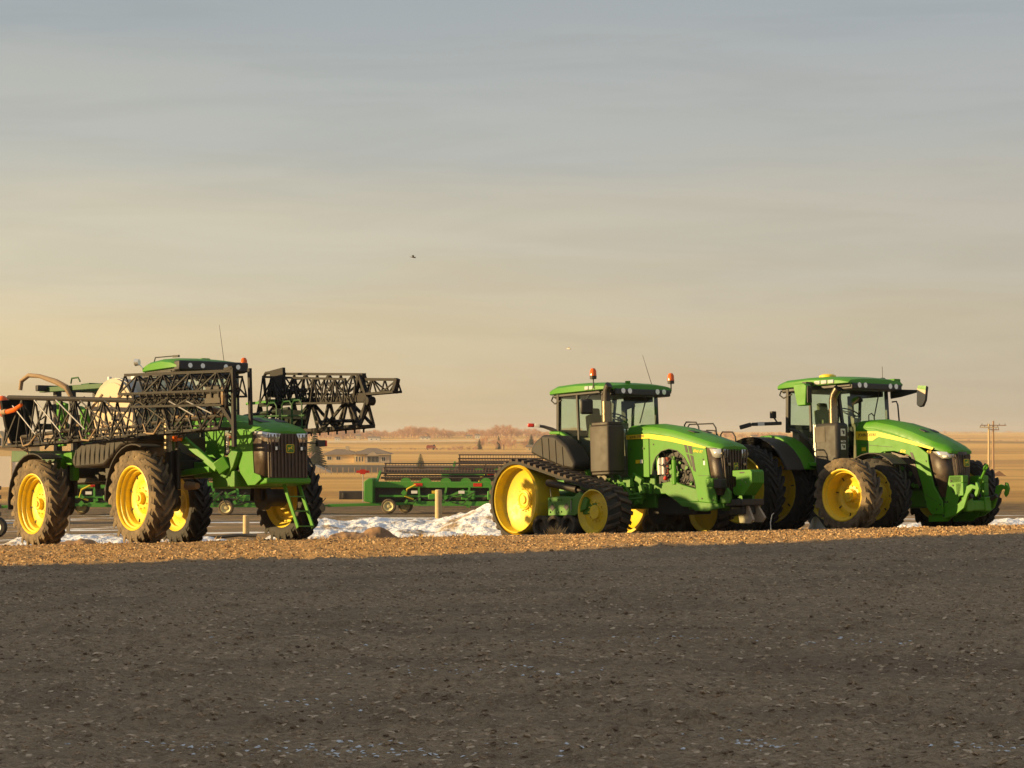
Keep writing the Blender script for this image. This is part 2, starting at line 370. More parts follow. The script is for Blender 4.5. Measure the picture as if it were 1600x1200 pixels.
ys = np.unique(np.concatenate([np.linspace(-60, 5, 12), np.arange(5, 60, .35), np.arange(60, 120, 1.2), np.geomspace(120, 14000, 110)]))
us = np.unique(np.concatenate([np.linspace(-1, 1, 161)]))
vs = []
for y in ys:
    wd = 60 + max(y, 0) * 1.05
    xs = np.sign(us) * np.abs(us) ** 1.6 * wd
    vs.append(np.stack([xs, np.full_like(xs, y), G(xs, np.full_like(xs, y))], 1))
vs = np.concatenate(vs); nu = len(us)
fs = [(i * nu + j, i * nu + j + 1, (i + 1) * nu + j + 1, (i + 1) * nu + j) for i in range(len(ys) - 1) for j in range(nu - 1)]
me = bpy.data.meshes.new('ground'); me.from_pydata(vs.tolist(), [], fs); me.materials.append(M['ground'])
me.polygons.foreach_set('use_smooth', [True] * len(fs)); me.update()
ground = link('ground', me); tag(ground, 'gravel yard, dry verge and stubble plain reaching the horizon', kind='structure')
def gz(x, y): return float(G(np.float64(x), np.float64(y)))

# finely modelled clods and ruts of the gravel yard
def vnoise(x, y, seed):
    xi = np.floor(x).astype(np.int64); yi = np.floor(y).astype(np.int64); fx = x - xi; fy = y - yi
    fx = fx * fx * (3 - 2 * fx); fy = fy * fy * (3 - 2 * fy)
    def h(a, b):
        n = (a * 374761393 + b * 668265263 + seed * 1442695041) & 0x7fffffff; n = ((n ^ (n >> 13)) * 1274126177) & 0x7fffffff; return ((n ^ (n >> 16)) & 0xffff) / 65535.
    return (h(xi, yi) * (1 - fx) + h(xi + 1, yi) * fx) * (1 - fy) + (h(xi, yi + 1) * (1 - fx) + h(xi + 1, yi + 1) * fx) * fy
def relief(x, y):
    x = np.asarray(x, float); y = np.asarray(y, float)
    a = np.clip(vnoise(x / .16, y / .16, 1) - .45, 0, 1) ** 1.3; b = np.clip(vnoise(x / .075 + 9, y / .075, 2) - .5, 0, 1)
    c = vnoise(x / .9, y / .5, 3); d = vnoise(x / 2.6 + 3, y / .45 + 5, 4); e = vnoise(x / .33, y / .3, 7)
    r = .095 * a * (.25 + e) + .075 * b * (.3 + e) + .022 * c + .022 * d
    return r * np.interp(y, [9, 30, 47, 49.5], [1, 1, .6, 0]) - np.interp(y, [47.5, 49.5], [0, .05])
nR, nC = 400, 400
yy = 9.2 * np.exp(np.linspace(0, math.log(49.5 / 9.2), nR)); cc = np.linspace(-1, 1, nC)
XX = cc[None, :] * (yy[:, None] * .27 + 4.5); YY = np.repeat(yy[:, None], nC, 1)
ZZ = G(XX, YY) + .012 + relief(XX, YY); edge = np.minimum(1, (1 - np.abs(cc)) * 40)[None, :]; ZZ -= (1 - edge) * .12
ii = (np.arange(nR - 1)[:, None] * nC + np.arange(nC - 1)[None, :]).ravel()
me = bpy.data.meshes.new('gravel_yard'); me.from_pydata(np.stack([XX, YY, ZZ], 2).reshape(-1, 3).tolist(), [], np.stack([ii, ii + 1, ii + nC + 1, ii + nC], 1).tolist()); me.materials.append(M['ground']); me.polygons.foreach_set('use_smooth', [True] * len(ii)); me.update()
tag(link('gravel_yard', me), 'rutted gravel yard in front of the machines', kind='structure')
# ------------------------------------------------------------------ vehicle helpers
def ground_root(name, x, y, phi):
    """an Empty on the ground; local x = forward, y = left, z = up; phi = heading turned from 'towards the camera' to the right"""
    n = Vector((-.02, .05, 1)).normalized(); h = Vector((math.sin(R(phi)), -math.cos(R(phi)), 0)); h = (h - n * h.dot(n)).normalized(); l = n.cross(h)
    m = Matrix(((h.x, l.x, n.x, x), (h.y, l.y, n.y, y), (h.z, l.z, n.z, -2.2 + .02 * (x + 7.4) - .05 * (y - 44.2) + CZ), (0, 0, 0, 1)))
    o = empty(name); o.matrix_world = m; return o

def tyre_mesh(Ro, w, rr, nl, lug=.055, mats=None, lw=.075):
    Rc = Ro - lug; h = w / 2
    prof = [(rr, .80 * h), (rr + .02, .88 * h), (rr + .06, .93 * h), ((rr + Rc) / 2 - .03, 1.0 * h), ((rr + Rc) / 2 + .06, 1.0 * h), (Rc - .09, .97 * h), (Rc - .025, .90 * h), (Rc, .75 * h), (Rc + .006, .3 * h), (Rc + .006, 0)]
    full = prof + [(r, -y) for r, y in prof[-2::-1]]
    b = MB(); b.revolve(full, 56)
    # two rows of curved lugs meeting in a V
    for s in (-1, 1):
        for i in range(nl):
            t0 = 2 * math.pi * (i + (.5 if s > 0 else 0)) / nl
            st = [(-.01, 0, 0), (.22, .030, 0), (.5, .085, 0), (.78, .15, 0), (.96, .19, -.006), (1.03, .205, -.09)]
            rows = []
            for f, sh, dr in st:
                y = s * f * h; ang = t0 + sh * w / .5 / Ro * 1.75
                hw = lw / 2 / Ro * (1 + .35 * f)
                ro = Ro + dr; ri = Rc - .02 + min(dr, 0)
                if dr < -.05: ro = Ro - .13; ri = Ro - .22
                for a_, r_ in ((ang - hw * 1.25, ri), (ang - hw * .8, ro), (ang + hw * .8, ro), (ang + hw * 1.25, ri)):
                    rows.append((r_ * math.cos(a_), y, r_ * math.sin(a_)))
            o = len(b.v); b.v += rows; fs = []
            for k in range(len(st) - 1):
                for q in range(3): fs.append((o + k * 4 + q, o + k * 4 + q + 1, o + (k + 1) * 4 + q + 1, o + (k + 1) * 4 + q))
            fs += [(o, o + 1, o + 2, o + 3), tuple(o + (len(st) - 1) * 4 + q for q in (3, 2, 1, 0))]
            b.f += fs; b.m += [1 if len(mats) > 1 else 0] * len(fs)
    return b.mesh('tyre', mats, True, 40)

def rim_mesh(rr, w, disc_r, disc_y, bolts=10, bolt_r=.2, holes=0):
    """outer face towards -y"""
    yo = -w / 2 * .86
    b = MB()
    b.revolve([(rr + .025, yo + .015), (rr + .03, yo - .012), (rr + .005, yo - .02), (rr - .015, yo), (rr - .02, yo + .045), (rr - .055, yo + .06), (rr - .06, yo + .12),
               (disc_r + .01, yo + .15), (disc_r, yo + .2), (disc_r, disc_y - .02), (disc_r, disc_y + .08), (rr - .05, -yo - .06), (rr - .02, -yo - .03), (rr + .02, -yo)], 48)
    b.revolve([(disc_r + .002, disc_y), (disc_r * .80, disc_y - .015), (disc_r * .62, disc_y + .02), (disc_r * .45, disc_y - .03), (.20, disc_y - .035), (.0, disc_y - .035)], 40)
    me = b.mesh('rim', M['yellow'], True, 30)
    hb = MB(); hb.cyl((0, disc_y - .03, 0), (0, disc_y - .13, 0), .135, .125, 20); hb.cyl((0, disc_y - .12, 0), (0, disc_y - .16, 0), .07, .06, 12)
    for i in range(bolts):
        a = 2 * math.pi * i / bolts
        hb.cyl((bolt_r * math.cos(a), disc_y - .02, bolt_r * math.sin(a)), (bolt_r * math.cos(a), disc_y - .06, bolt_r * math.sin(a)), .016, n=6)
    sl = MB()
    for i in range(8):       # clamp lugs that hold disc to rim
        a = 2 * math.pi * (i + .3) / 8; c, s_ = math.cos(a), math.sin(a); rq = disc_r * .9
        sl.box((rq * c, disc_y - .02, rq * s_), (.075, .02, .022), Matrix.Rotation(-a, 3, 'Y'))
    return me, hb.mesh('hub', M['yellow']), sl.mesh('clamp_bolts', M['dark'])

def wheel(parent, loc, side, T, RM, name='wheel', spin=0.):
    e = empty(name, parent, loc)
    link('tyre', T, e, rot=(0, spin, 0))
    r = (0, spin, 0) if side < 0 else (0, spin, math.pi)
    for nm, me in zip(('rim', 'hub', 'clamp_bolts'), RM): link(nm, me, e, rot=r)
    return e

def emblem(parent, loc, rot, s=.16):
    """rounded green badge with a yellow border and a leaping deer"""
    e = MB()
    def rr_(w, h, rad): return [(math.copysign(w - rad, cx) + rad * math.cos(a), math.copysign(h - rad, cz) + rad * math.sin(a)) for cx, cz, a0 in ((1, 1, 0), (-1, 1, 90), (-1, -1, 180), (1, -1, 270)) for a in [R(a0 + q) for q in (0, 30, 60, 90)]]
    e.prism(rr_(s * .62, s * .58, s * .2), 0, .02, 0); e.prism(rr_(s * .54, s * .5, s * .16), -.004, 0, 1)
    deer = [(-.44, .08), (-.30, .16), (-.05, .14), (.10, .20), (.17, .33), (.10, .42), (.20, .36), (.30, .42), (.26, .30), (.38, .22), (.26, .20), (.20, .08), (.34, -.05), (.44, -.12), (.30, -.10), (.12, -.02), (-.08, .00), (-.22, -.12), (-.36, -.34), (-.40, -.34), (-.28, -.04), (-.38, .04)]
    e.prism([(x * s, z * s) for x, z in deer], -.008, -.004, 0)
    o = e.build('emblem', [M['yellow'], M['green_cast']], parent, smooth=False); o.location = loc; o.rotation_euler = rot; return o

def beacon(parent, loc, stem, m='orange', tall=.2):
    b = MB(); b.tube(stem, .016); o = b.build('beacon_bracket', M['black'], parent)
    q = MB(); q.cyl((0, 0, -.05), (0, 0, .02), .075, .08, 14); s = q.build('beacon_base', M['black'], parent); s.location = loc
    p = MB(); p.revolve([(0, tall), (.045, tall - .012), (.072, tall - .06), (.078, .02), (0, .02)], 16)
    l = p.build('beacon_lens', M[m], s); l.rotation_euler = (R(90), 0, 0)
    # revolve spins about y, so turn the lens upright
    l.rotation_euler = (R(90), 0, 0); return s

def cab(root, zr=3.48, xr=(-.02, 2.22), front=1.85, wbot=2.42, new=False):
    """glass cab with green roof; origin at the rear axle"""
    # pillars and rails (black)
    b = MB(); Y = .80; YT = .86
    for s in (-1, 1):
        b.beam((.20, s * Y, 2.30), (.30, s * YT, 3.30), .09, .09)                   # rear pillar
        b.beam((front + .02, s * (Y - .06), 1.9), (front - .10, s * (YT - .04), 3.30), .07, .07)   # front pillar
        b.beam((.28, s * YT, 3.28), (front - .08, s * YT, 3.28), .06, .10)
        pts = [(.20, 2.40), (.55, 2.30), (.85, 2.10), (1.08, 1.82), (1.22, 1.55), (1.30, 1.40)]
        for p, q in zip(pts[:-1], pts[1:]): b.beam((p[0], s * (Y + .01), p[1]), (q[0], s * (Y + .01), q[1]), .06, .07)
        b.beam((1.22, s * Y, 1.45), (front, s * Y, 1.45), .06, .10)
    b.beam((.24, -Y, 2.42), (.24, Y, 2.42), .06, .12); b.beam((.30, -YT, 3.28), (.30, YT, 3.28), .06, .1)
    b.beam((front - .08, -YT, 3.26), (front - .08, YT, 3.26), .08, .14)
    b.build('cab_frame', M['black'], root, bev=.012)
    for s in (-1, 1):
        d = MB(); y = s * (Y + .05)
        for x in (.92,): d.beam((x, s * Y, 2.05), (x + .03, s * YT, 3.25), .05, .05)
        d.build('door_post', M['black'], root)
        g = MB(); g.prism([(.24, 2.44), (.58, 2.32), (.88, 2.12), (1.10, 1.84), (1.26, 1.50), (front, 1.50), (front - .09, 3.24), (.31, 3.24)], 0, .008)
        o = g.build('side_window', M['glass'], root, smooth=False); o.location = (0, s * (Y + .03) - .004, 0)
    g = MB(); g.prism([(-.74, 1.95), (.74, 1.95), (.80, 3.22), (-.80, 3.22)], 0, .008, ax='x')
    o = g.build('windscreen', M['glass'], root, smooth=False); o.location = (front + .02, 0, 0); o.rotation_euler = (0, R(-4), 0); o.location.x += .16
    g = MB(); g.prism([(-.76, 2.46), (.76, 2.46), (.80, 3.22), (-.80, 3.22)], 0, .008, ax='x'); g.build('rear_window', M['glass'], root, smooth=False).location = (.25, 0, 0)
    f = MB(); f.bx(.3, front, -.76, .76, 1.25, 1.5); f.bx(.3, .5, -.76, .76, 1.5, 2.35); f.build('cab_floor', M['interior'], root)
    # inner grey door frame seen through the windscreen
    fr = MB(); fy = .74
    for p, q in (((.75, fy, 1.9), (.75, fy, 3.15)), ((.75, fy, 3.15), (1.72, fy, 3.15)), ((.80, fy, 3.02), (1.1, fy, 3.08))): fr.beam(p, q, .05, .16)
    fr.build('door_inner_trim', M['fender'], root, bev=.01)
    # seat, steering wheel, console
    s = MB(); s.bx(.62, 1.12, -.26, .26, 1.92, 2.05); s.box((.60, 0, 2.42), (.14, .50, .80), Matrix.Rotation(R(-8), 3, 'Y')); s.box((.54, 0, 2.88), (.10, .30, .2), Matrix.Rotation(R(-8), 3, 'Y'))
    s.build('driver_seat', M['seat'], root, bev=.04)
    s = MB(); s.bx(.7, 1.0, -.2, .2, 1.5, 1.92); s.bx(.65, 1.15, -.52, -.34, 1.6, 2.28); s.build('seat_console', M['interior'], root, bev=.02)
    st = MB(); c = Vector((1.38, 0, 2.72)); rot = Matrix.Rotation(R(28), 3, 'Y')
    ring = [c + rot @ Vector((.21 * math.cos(a), .21 * math.sin(a), 0)) for a in [2 * math.pi * i / 24 for i in range(25)]]
    st.tube(ring, .017, 6)
    for a in (0, 2.1, 4.2): st.beam(c, c + rot @ Vector((.2 * math.cos(a), .2 * math.sin(a), 0)), .03, .015)
    st.build('steering_wheel', M['black'], root)
    co = MB(); co.tube([c, (1.50, 0, 2.5), (1.56, 0, 2.2), (1.6, 0, 1.5)], [.04, .07, .06, .12], 8); co.bx(1.52, 1.60, -.12, .10, 2.45, 2.58); co.build('steering_column', M['interior'], root)
    mo = MB(); mo.box((1.15, -.55, 2.45), (.05, .24, .2)); mo.tube([(1.15, -.52, 2.4), (1.1, -.45, 2.25)], .02); mo.build('monitor', M['seat'], root, bev=.01)
    wp = MB(); wp.beam((front + .12, .35, 3.2), (front + .22, .02, 2.55), .02, .02); wp.build('wiper', M['black'], root)
    # roof
    x0, x1 = xr; rf = MB(); secs = []
    for x, hz, wd in ((x0, -.10, .84), (x0 + .05, -.03, .91), (x0 + .35, .03, .97), (1.0, .045, .98), (1.55, .02, .98), (x1 - .25, -.02, .96), (x1 - .03, -.07, .92), (x1, -.12, .86)):
        zt = zr + hz; zb = zr - .17
        secs.append([(x, -wd + .05, zb), (x, -wd, zb + .02), (x, -wd, zt - .07), (x, -wd + .08, zt - .015), (x, -wd * .5, zt + .02), (x, 0, zt + .03), (x, wd * .5, zt + .02), (x, wd - .08, zt - .015), (x, wd, zt - .07), (x, wd, zb + .02), (x, wd - .05, zb)])
    rf.loft(secs); rf.build('roof', M['green'], root)
    u = MB(); u.bx(x0 + .12, x1 - .02, -.86, .86, zr - .25, zr - .165); u.bx(x1 - .35, x1 + .02, -.84, .84, zr - .30, zr - .15)
    u.build('roof_underside', M['black'], root, bev=.03)
    # lamps in the roof edge
    for (x, y) in ((1.42, -.985), (1.56, -.975)) if not new else ((1.30, -.985), (1.50, -.985), (1.70, -.975)):
        l = MB(); l.box((0, 0, 0), (.13 if not new else .17, .03, .085)); o = l.build('roof_lamp', M['lens'], root, bev=.012); o.location = (x, y, zr - .10)
    for y in (-.62, -.42, .42, .62):
        l = MB(); l.cyl((0, 0, 0), (.03, 0, 0), .06, n=14); o = l.build('roof_lamp', M['lens'], root); o.location = (x1 + .005, y, zr - .20)
    l = MB(); l.cyl((0, 0, 0), (-.03, 0, 0), .055, n=14); o = l.build('roof_lamp', M['lens'], root); o.location = (x0 + .08, -.72, zr - .20)
    m2 = MB(); m2.tube([(x0 + .12, -.86, zr - .2), (x0 + .10, -.9, zr - .30), (x0 + .22, -.9, zr - .38), (.4, -.86, zr - .30)], .018); m2.build('roof_grab_rail', M['black'], root)

def hood_loft(x_sta, name, root, m):
    """x_sta: (x, half_width, z_edge, z_top)"""
    b = MB(); secs = []
    for x, w, ze, zt in x_sta:
        secs.append([(x, -w, ze - .05), (x, -w, ze), (x, -w + .06, ze + (zt - ze) * .62), (x, -w * .55, zt - .012), (x, -.06, zt), (x, 0, zt + .012), (x, .06, zt), (x, w * .55, zt - .012), (x, w - .06, ze + (zt - ze) * .62), (x, w, ze), (x, w, ze - .05)])
    b.loft(secs); return b.build(name, m, root)

def side_strip(pts, y, t, name, m, root, sides=(-1, 1), label=None):
    for s in sides:
        b = MB(); b.prism(pts, y * s, (y + t) * s); b.build(name, m, root, smooth=False, label=label)

def ribbed_grille(root, x, y0, y1, z0, z1, n, taper=.8, name='grille'):
    """front mesh panel with vertical ribs"""
    b = MB(); yc = (y0 + y1) / 2; h = (y1 - y0) / 2
    b.prism([(yc - h * taper, z0), (yc + h * taper, z0), (yc + h, z1), (yc - h, z1)], x - .05, x, ax='x')
    o = b.build(name, M['grille'], root, bev=.01)
    for i in range(n):
        f = -1 + 2 * (i + .5) / n
        r = MB(); r.beam((x + .012, yc + f * h * taper, z0 + .02), (x + .012, yc + f * h * .98, z1 - .02), .028, .035); r.build('grille_rib', M['grille'], o)
    return o

def engine_guts(root, x0, x1, y, z0, z1, seed):
    """pump, filters, hoses and brackets visible through the open side"""
    r_ = random.Random(seed)
    b = MB(); b.bx(x0, x1, -.30, .30, z0 - .1, z1); b.bx(x0 + .1, x1 - .2, -.34, -.28, z0, z1 - .15); b.build('engine_block', M['dark'], root, bev=.02)
    w = x1 - x0
    for i in range(3):
        c = MB(); x = x0 + w * (.10 + .1 * i); c.cyl((x, y + .07, z0 + .25), (x, y + .07, z0 + .62), .045, n=10); c.build('filter_canister', M['white'] if i < 2 else M['rust'], root)
    c = MB(); c.cyl((x0 + w * .48, y + .06, z0 + .02), (x0 + w * .48, y + .06, z0 + .55), .08, n=14); c.build('oil_filter', M['green'], root)
    c = MB(); c.ball((x0 + w * .27, y + .03, z0 + .16), .05, 10, 6); c.build('filler_cap', M['red'], root)
    h = MB()
    for i in range(26):
        a = (x0 + w * r_.uniform(.1, .95), y + r_.uniform(.02, .15), z0 + r_.uniform(0, .7)); q = (a[0] + r_.uniform(-.2, .2), y + r_.uniform(.0, .15), a[2] + r_.uniform(-.3, .3))
        mid = ((a[0] + q[0]) / 2 + r_.uniform(-.06, .06), y + .02, (a[2] + q[2]) / 2 + r_.uniform(-.05, .05)); h.tube([a, mid, q], r_.uniform(.008, .02), 6)
    h.build('engine_hoses', M['black'], root)
    h = MB()
    for i in range(22):
        x = x0 + w * r_.uniform(.35, .95); z = z0 + r_.uniform(0, .7); h.box((x, y + r_.uniform(.02, .12), z), (r_.uniform(.03, .10), .05, r_.uniform(.03, .10)), Matrix.Rotation(r_.uniform(0, 3), 3, 'Y'))
    h.build('engine_fittings', M['green_cast'], root)['kind'] = 'stuff'

# ================================================================== TRACKED TRACTOR
def tracked_tractor():
    t = ground_root('tracked_tractor', 1.62, 52.92, 39)
    tag(t, 'green tractor on black rubber tracks with big yellow drive wheels and orange roof beacons', 'tractor')
    cab(t, 3.46)
    # ---- tracks
    C1, R1, C2, R2 = (0, .89), .875, (2.69, .545), .53
    d = math.hypot(C2[0] - C1[0], C2[1] - C1[1]); base = math.atan2(C2[1] - C1[1], C2[0] - C1[0]); al = math.acos((R1 - R2) / d)
    aT = base + al; aB = base - al
    loop = []; st = 30
    aBn = aB % (2 * math.pi)
    for i in range(st + 1):
        a = aT + (aBn - aT) * i / st; loop.append((C1[0], C1[1], R1, a))
    for i in range(st + 1):
        a = aB + (aT - aB) * i / st; loop.append((C2[0], C2[1], R2, a))
    def P(q, off=0): return (q[0] + (q[2] + off) * math.cos(q[3]), q[1] + (q[2] + off) * math.sin(q[3]))
    line = [(P(q), (math.cos(q[3]), math.sin(q[3]))) for q in loop]
    # resample evenly
    segs = []; tot = 0; n = len(line)
    for i in range(n):
        (p, a), (q, b_) = line[i], line[(i + 1) % n]; l = math.hypot(q[0] - p[0], q[1] - p[1])
        if l > 1e-6: segs.append((tot, l, p, q, a, b_)); tot += l
    def at(s):
        s %= tot
        for s0, l, p, q, a, b_ in segs:
            if s <= s0 + l + 1e-9:
                f = (s - s0) / l; return (p[0] + (q[0] - p[0]) * f, p[1] + (q[1] - p[1]) * f), (a[0] + (b_[0] - a[0]) * f, a[1] + (b_[1] - a[1]) * f)
    bw = .66
    belt = MB(); K = 120
    for i in range(K):
        p, nn = at(tot * i / K)
        for off, y in ((0, -bw / 2), (0, bw / 2), (-.07, bw / 2), (-.07, -bw / 2)): belt.v.append((p[0] + nn[0] * off, y, p[1] + nn[1] * off))
    for i in range(K):
        j = (i + 1) % K
        for q in range(4): belt.f.append((i * 4 + q, i * 4 + (q + 1) % 4, j * 4 + (q + 1) % 4, j * 4 + q)); belt.m.append(0)
    belt_me = belt.mesh('belt', M['rubber_clean'])
    lug = MB(); NL = 46
    for s in (-1, 1):
        for i in range(NL):
            s0 = tot * (i + (.5 if s > 0 else 0)) / NL; base_i = len(lug.v); fr = (0, .35, .7, 1.0)
            for f in fr:
                for ds, off in ((-.055, -.01), (-.035, .055), (.035, .055), (.055, -.01)):
                    p, nn = at(s0 + ds - f * .10); lug.v.append((p[0] + nn[0] * off, s * f * bw / 2 * 1.01, p[1] + nn[1] * off))
            for k in range(3):
                for q in range(3): lug.f.append((base_i + k * 4 + q, base_i + k * 4 + q + 1, base_i + (k + 1) * 4 + q + 1, base_i + (k + 1) * 4 + q)); lug.m.append(0)
            lug.f += [tuple(base_i + q for q in (0, 1, 2, 3)), tuple(base_i + 12 + q for q in (3, 2, 1, 0))]; lug.m += [0, 0]
    lug_me = lug.mesh('tread_lugs', M['rusty'], True, 40)
    guide = MB()
    for i in range(40):
        p, nn = at(tot * i / 40); guide.box((p[0] - nn[0] * .09, 0, p[1] - nn[1] * .09), (.09, .09, .07), Matrix.Rotation(-math.atan2(nn[1], nn[0]), 3, 'Y'))
    guide_me = guide.mesh('guide_blocks', M['rubber_clean'])
    # drive wheel: deep dished yellow disc
    dw = MB(); yo = -bw / 2
    dw.revolve([(.80, yo + .10), (.775, yo + .05), (.755, yo + .015), (.735, yo + .03), (.715, yo + .22), (.68, yo + .25), (.44, yo + .30), (.24, yo + .33), (.22, yo + .28), (.0, yo + .28)], 64)
    dw.revolve([(.80, yo + .05), (.825, -yo), (.76, -yo), (.72, .05)], 64)
    dw_me = dw.mesh('drive_disc', M['yellow'], True, 30)
    dh = MB(); dh.revolve([(.20, yo + .31), (.195, yo + .26), (.16, yo + .255), (.14, yo + .27), (.10, yo + .27), (.09, yo + .235), (0, yo + .235)], 24)
    for i in range(16):
        a = 2 * math.pi * i / 16; dh.cyl((.26 * math.cos(a), yo + .31, .26 * math.sin(a)), (.26 * math.cos(a), yo + .295, .26 * math.sin(a)), .016, n=6)
    dh_me = dh.mesh('hub', M['yellow'])
    iw = MB(); iw.revolve([(.49, yo + .03), (.495, yo - .0), (.47, yo - .01), (.455, yo + .02), (.43, yo + .09), (.40, yo + .12), (.22, yo + .10), (.16, yo + .09), (.15, yo + .04), (0, yo + .04)], 48)
    iw.revolve([(.47, .02), (.48, -yo), (.44, -yo), (.40, -yo - .1), (.2, -yo - .08), (0, -yo - .08)], 48)
    for i in range(12):
        a = 2 * math.pi * i / 12; iw.cyl((.21 * math.cos(a), yo + .11, .21 * math.sin(a)), (.21 * math.cos(a), yo + .06, .21 * math.sin(a)), .02, n=6)
    iw_me = iw.mesh('idler_disc', M['yellow'], True, 30)
    ro = MB(); ro.revolve([(.0, yo + .10), (.10, yo + .09), (.13, yo + .14), (.16, yo + .14)], 20, mi=1)
    ro.revolve([(.16, yo + .16), (.165, yo + .01), (.235, yo), (.245, yo + .02), (.245, yo + .26), (.2, yo + .27)], 32)
    ro.revolve([(.2, -yo - .27), (.245, -yo - .26), (.245, -yo - .01), (.165, -yo), (.0, -yo - .1)], 32)
    ro_me = ro.mesh('roller', [M['rubber'], M['brown']], True, 35)
    for s in (-1, 1):
        tr = empty('track', t, (0, s * 1.66, 0)); rz = 0 if s < 0 else math.pi
        link('belt', belt_me, tr); link('tread_lugs', lug_me, tr); link('guide_blocks', guide_me, tr)['kind'] = 'stuff'
        link('drive_disc', dw_me, tr, (C1[0], 0, C1[1]), (0, 0, rz)); link('hub', dh_me, tr, (C1[0], 0, C1[1]), (0, 0, rz))
        link('idler_disc', iw_me, tr, (C2[0], 0, C2[1]), (0, 0, rz))
        for x in (.86, 1.34, 1.83): link('roller', ro_me, tr, (x, 0, .265), (0, 0, rz))
        f = MB(); y0, y1 = s * .10 - .12, s * .10 + .12
        yy = s * .27
        f.prism([(1.14, .50), (1.14, .90), (1.55, .92), (2.02, .90), (2.22, 1.0), (2.50, .82), (2.42, .62), (2.05, .48)], s * .22, s * .30)
        f.bx(1.10, 2.75, min(0, s * .24), max(0, s * .24), .50, .74)
        o = f.build('undercarriage_frame', M['green_cast'], tr, bev=.015)
        for x in (1.30, 1.78):      # cross-shaped openings
            h = MB(); h.prism([(x + .09 * math.cos(a) * (1.25 if i % 2 == 0 else .8), .68 + .07 * math.sin(a) * (1.25 if i % 2 == 0 else .8)) for i, a in enumerate([2 * math.pi * k / 8 for k in range(8)])], s * .302, s * .306); h.build('frame_opening', M['dark'], tr, smooth=False)
        for x in (1.22, 1.50, 1.60, 1.96):
            for z in (.58, .84):
                h = MB(); h.cyl((x, s * .30, z), (x, s * .325, z), .022, n=6); h.build('bolt', M['green_cast'], tr)
        h = MB(); h.cyl((1.05, s * .2, 1.24), (2.05, s * .2, 1.06), .085, n=16); h.cyl((2.02, s * .2, 1.06), (2.3, s * .2, .98), .04, n=10); h.build('tension_cylinder', M['brown'], tr)
        h = MB(); h.tube([(1.2, s * .25, .92), (1.21, s * .28, 1.1)], .012); h.build('grease_line', M['steel'], tr)
        h = MB(); h.cyl((1.95, s * .31, .55), (1.95, s * .31, .86), .016, n=6); h.build('guide_rod', M['steel'], tr)
    # ---- rear axle and chassis
    b = MB(); b.cyl((0, -1.4, .89), (0, 1.4, .89), .20, n=16); b.bx(-.5, 2.9, -.32, .32, .62, 1.35); b.bx(1.2, 2.6, -1.2, 1.2, .80, .98); b.build('chassis', M['green_cast'], t, bev=.03)
    # black fuel tank over the track with ribs
    b = MB(); prof = [(-.16, 2.02), (.02, 2.22), (.30, 2.36), (.72, 2.32), (1.12, 2.06), (1.42, 1.66), (1.36, 1.52), (.98, 1.58), (.15, 1.84), (-.12, 1.95)]
    b.prism(prof, -1.38, -.84); o = b.build('fuel_tank', M['fender'], t, bev=.06)
    for k in range(4):
        x = .30 + k * .24; r = MB(); zt = np.interp(x, [.02, .3, .72, 1.12, 1.42], [2.22, 2.36, 2.32, 2.06, 1.66]); zb = np.interp(x, [-.12, .15, .98, 1.36], [1.95, 1.84, 1.58, 1.52])
        r.beam((x, -1.385, zb + .05), (x - .03, -1.385, zt - .07), .02, .025); r.build('tank_rib', M['fender'], o)
    b = MB(); b.prism(prof, .84, 1.38); b.build('fuel_tank', M['fender'], t, bev=.06)
    # green fender arc beside the cab
    for s in (-1, 1):
        b = MB(); pts = [(.05, 2.42), (.42, 2.40), (.78, 2.22), (1.06, 1.92), (1.28, 1.52), (1.36, 1.30)]
        for p, q in zip(pts[:-1], pts[1:]): b.beam((p[0], s * .90, p[1]), (q[0], s * .90, q[1]), .13, .07)
        b.build('cab_fender', M['green'], t, bev=.02)
    # tail light arm to the left of the cab
    for s in (-1, 1):
        b = MB(); b.tube([(.22, s * .82, 2.42), (.08, s * .90, 2.50), (-.06, s * 1.03, 2.57), (-.20, s * 1.18, 2.60)], [.05, .045, .035, .03]); o = b.build('light_arm', M['black'], t)
        b = MB(); b.beam((-.12, s * 1.09, 2.59), (-.20, s * 1.18, 2.605), .07, .075); b.build('reflector_band', M['white'], o, bev=.01)
        b = MB(); b.beam((-.205, s * 1.19, 2.605), (-.31, s * 1.30, 2.61), .075, .085); b.build('tail_lens', M['red'], o, bev=.02)
    # canister and exhaust on the right side
    b = MB(); pl = [(1.67, -1.12), (1.71, -1.17), (2.20, -1.17), (2.29, -1.14), (2.34, -1.05), (2.36, -.78), (2.34, -.70), (1.67, -.70)]
    b.prism(pl, 1.45, 2.48, ax='z'); b.prism([(2.0 + (x - 2.0) * .90, -.93 + (y + .93) * .88) for x, y in pl], 2.478, 2.56, ax='z'); b.prism([(2.0 + (x - 2.0) * .94, -.93 + (y + .93) * .92) for x, y in pl], 1.38, 1.452, ax='z')
    b.build('exhaust_canister', M['brown'], t, bev=.02)
    b = MB(); b.cyl((2.08, -.98, 2.54), (2.08, -.98, 3.02), .115, n=20); b.cyl((2.08, -.98, 2.72), (2.08, -.98, 2.76), .122, n=20); b.build('exhaust_sleeve', M['chrome'], t)
    b = MB(); b.tube([(2.08, -.98, 3.0), (2.08, -.98, 3.18), (2.10, -.98, 3.28), (2.17, -.98, 3.38)], [.095, .085, .085, .085], 16); b.build('exhaust_pipe', M['brown'], t)
    b = MB(); b.cyl((0, 0, 0), (.003, 0, .0026), .078, n=16); o = b.build('exhaust_mouth', M['dark'], t); o.location = (2.176, -.98, 3.386)
    # mirror
    b = MB(); b.tube([(1.75, -.88, 3.22), (1.62, -1.05, 3.2), (1.58, -1.12, 3.1)], .014); o = b.build('mirror_arm', M['black'], t)
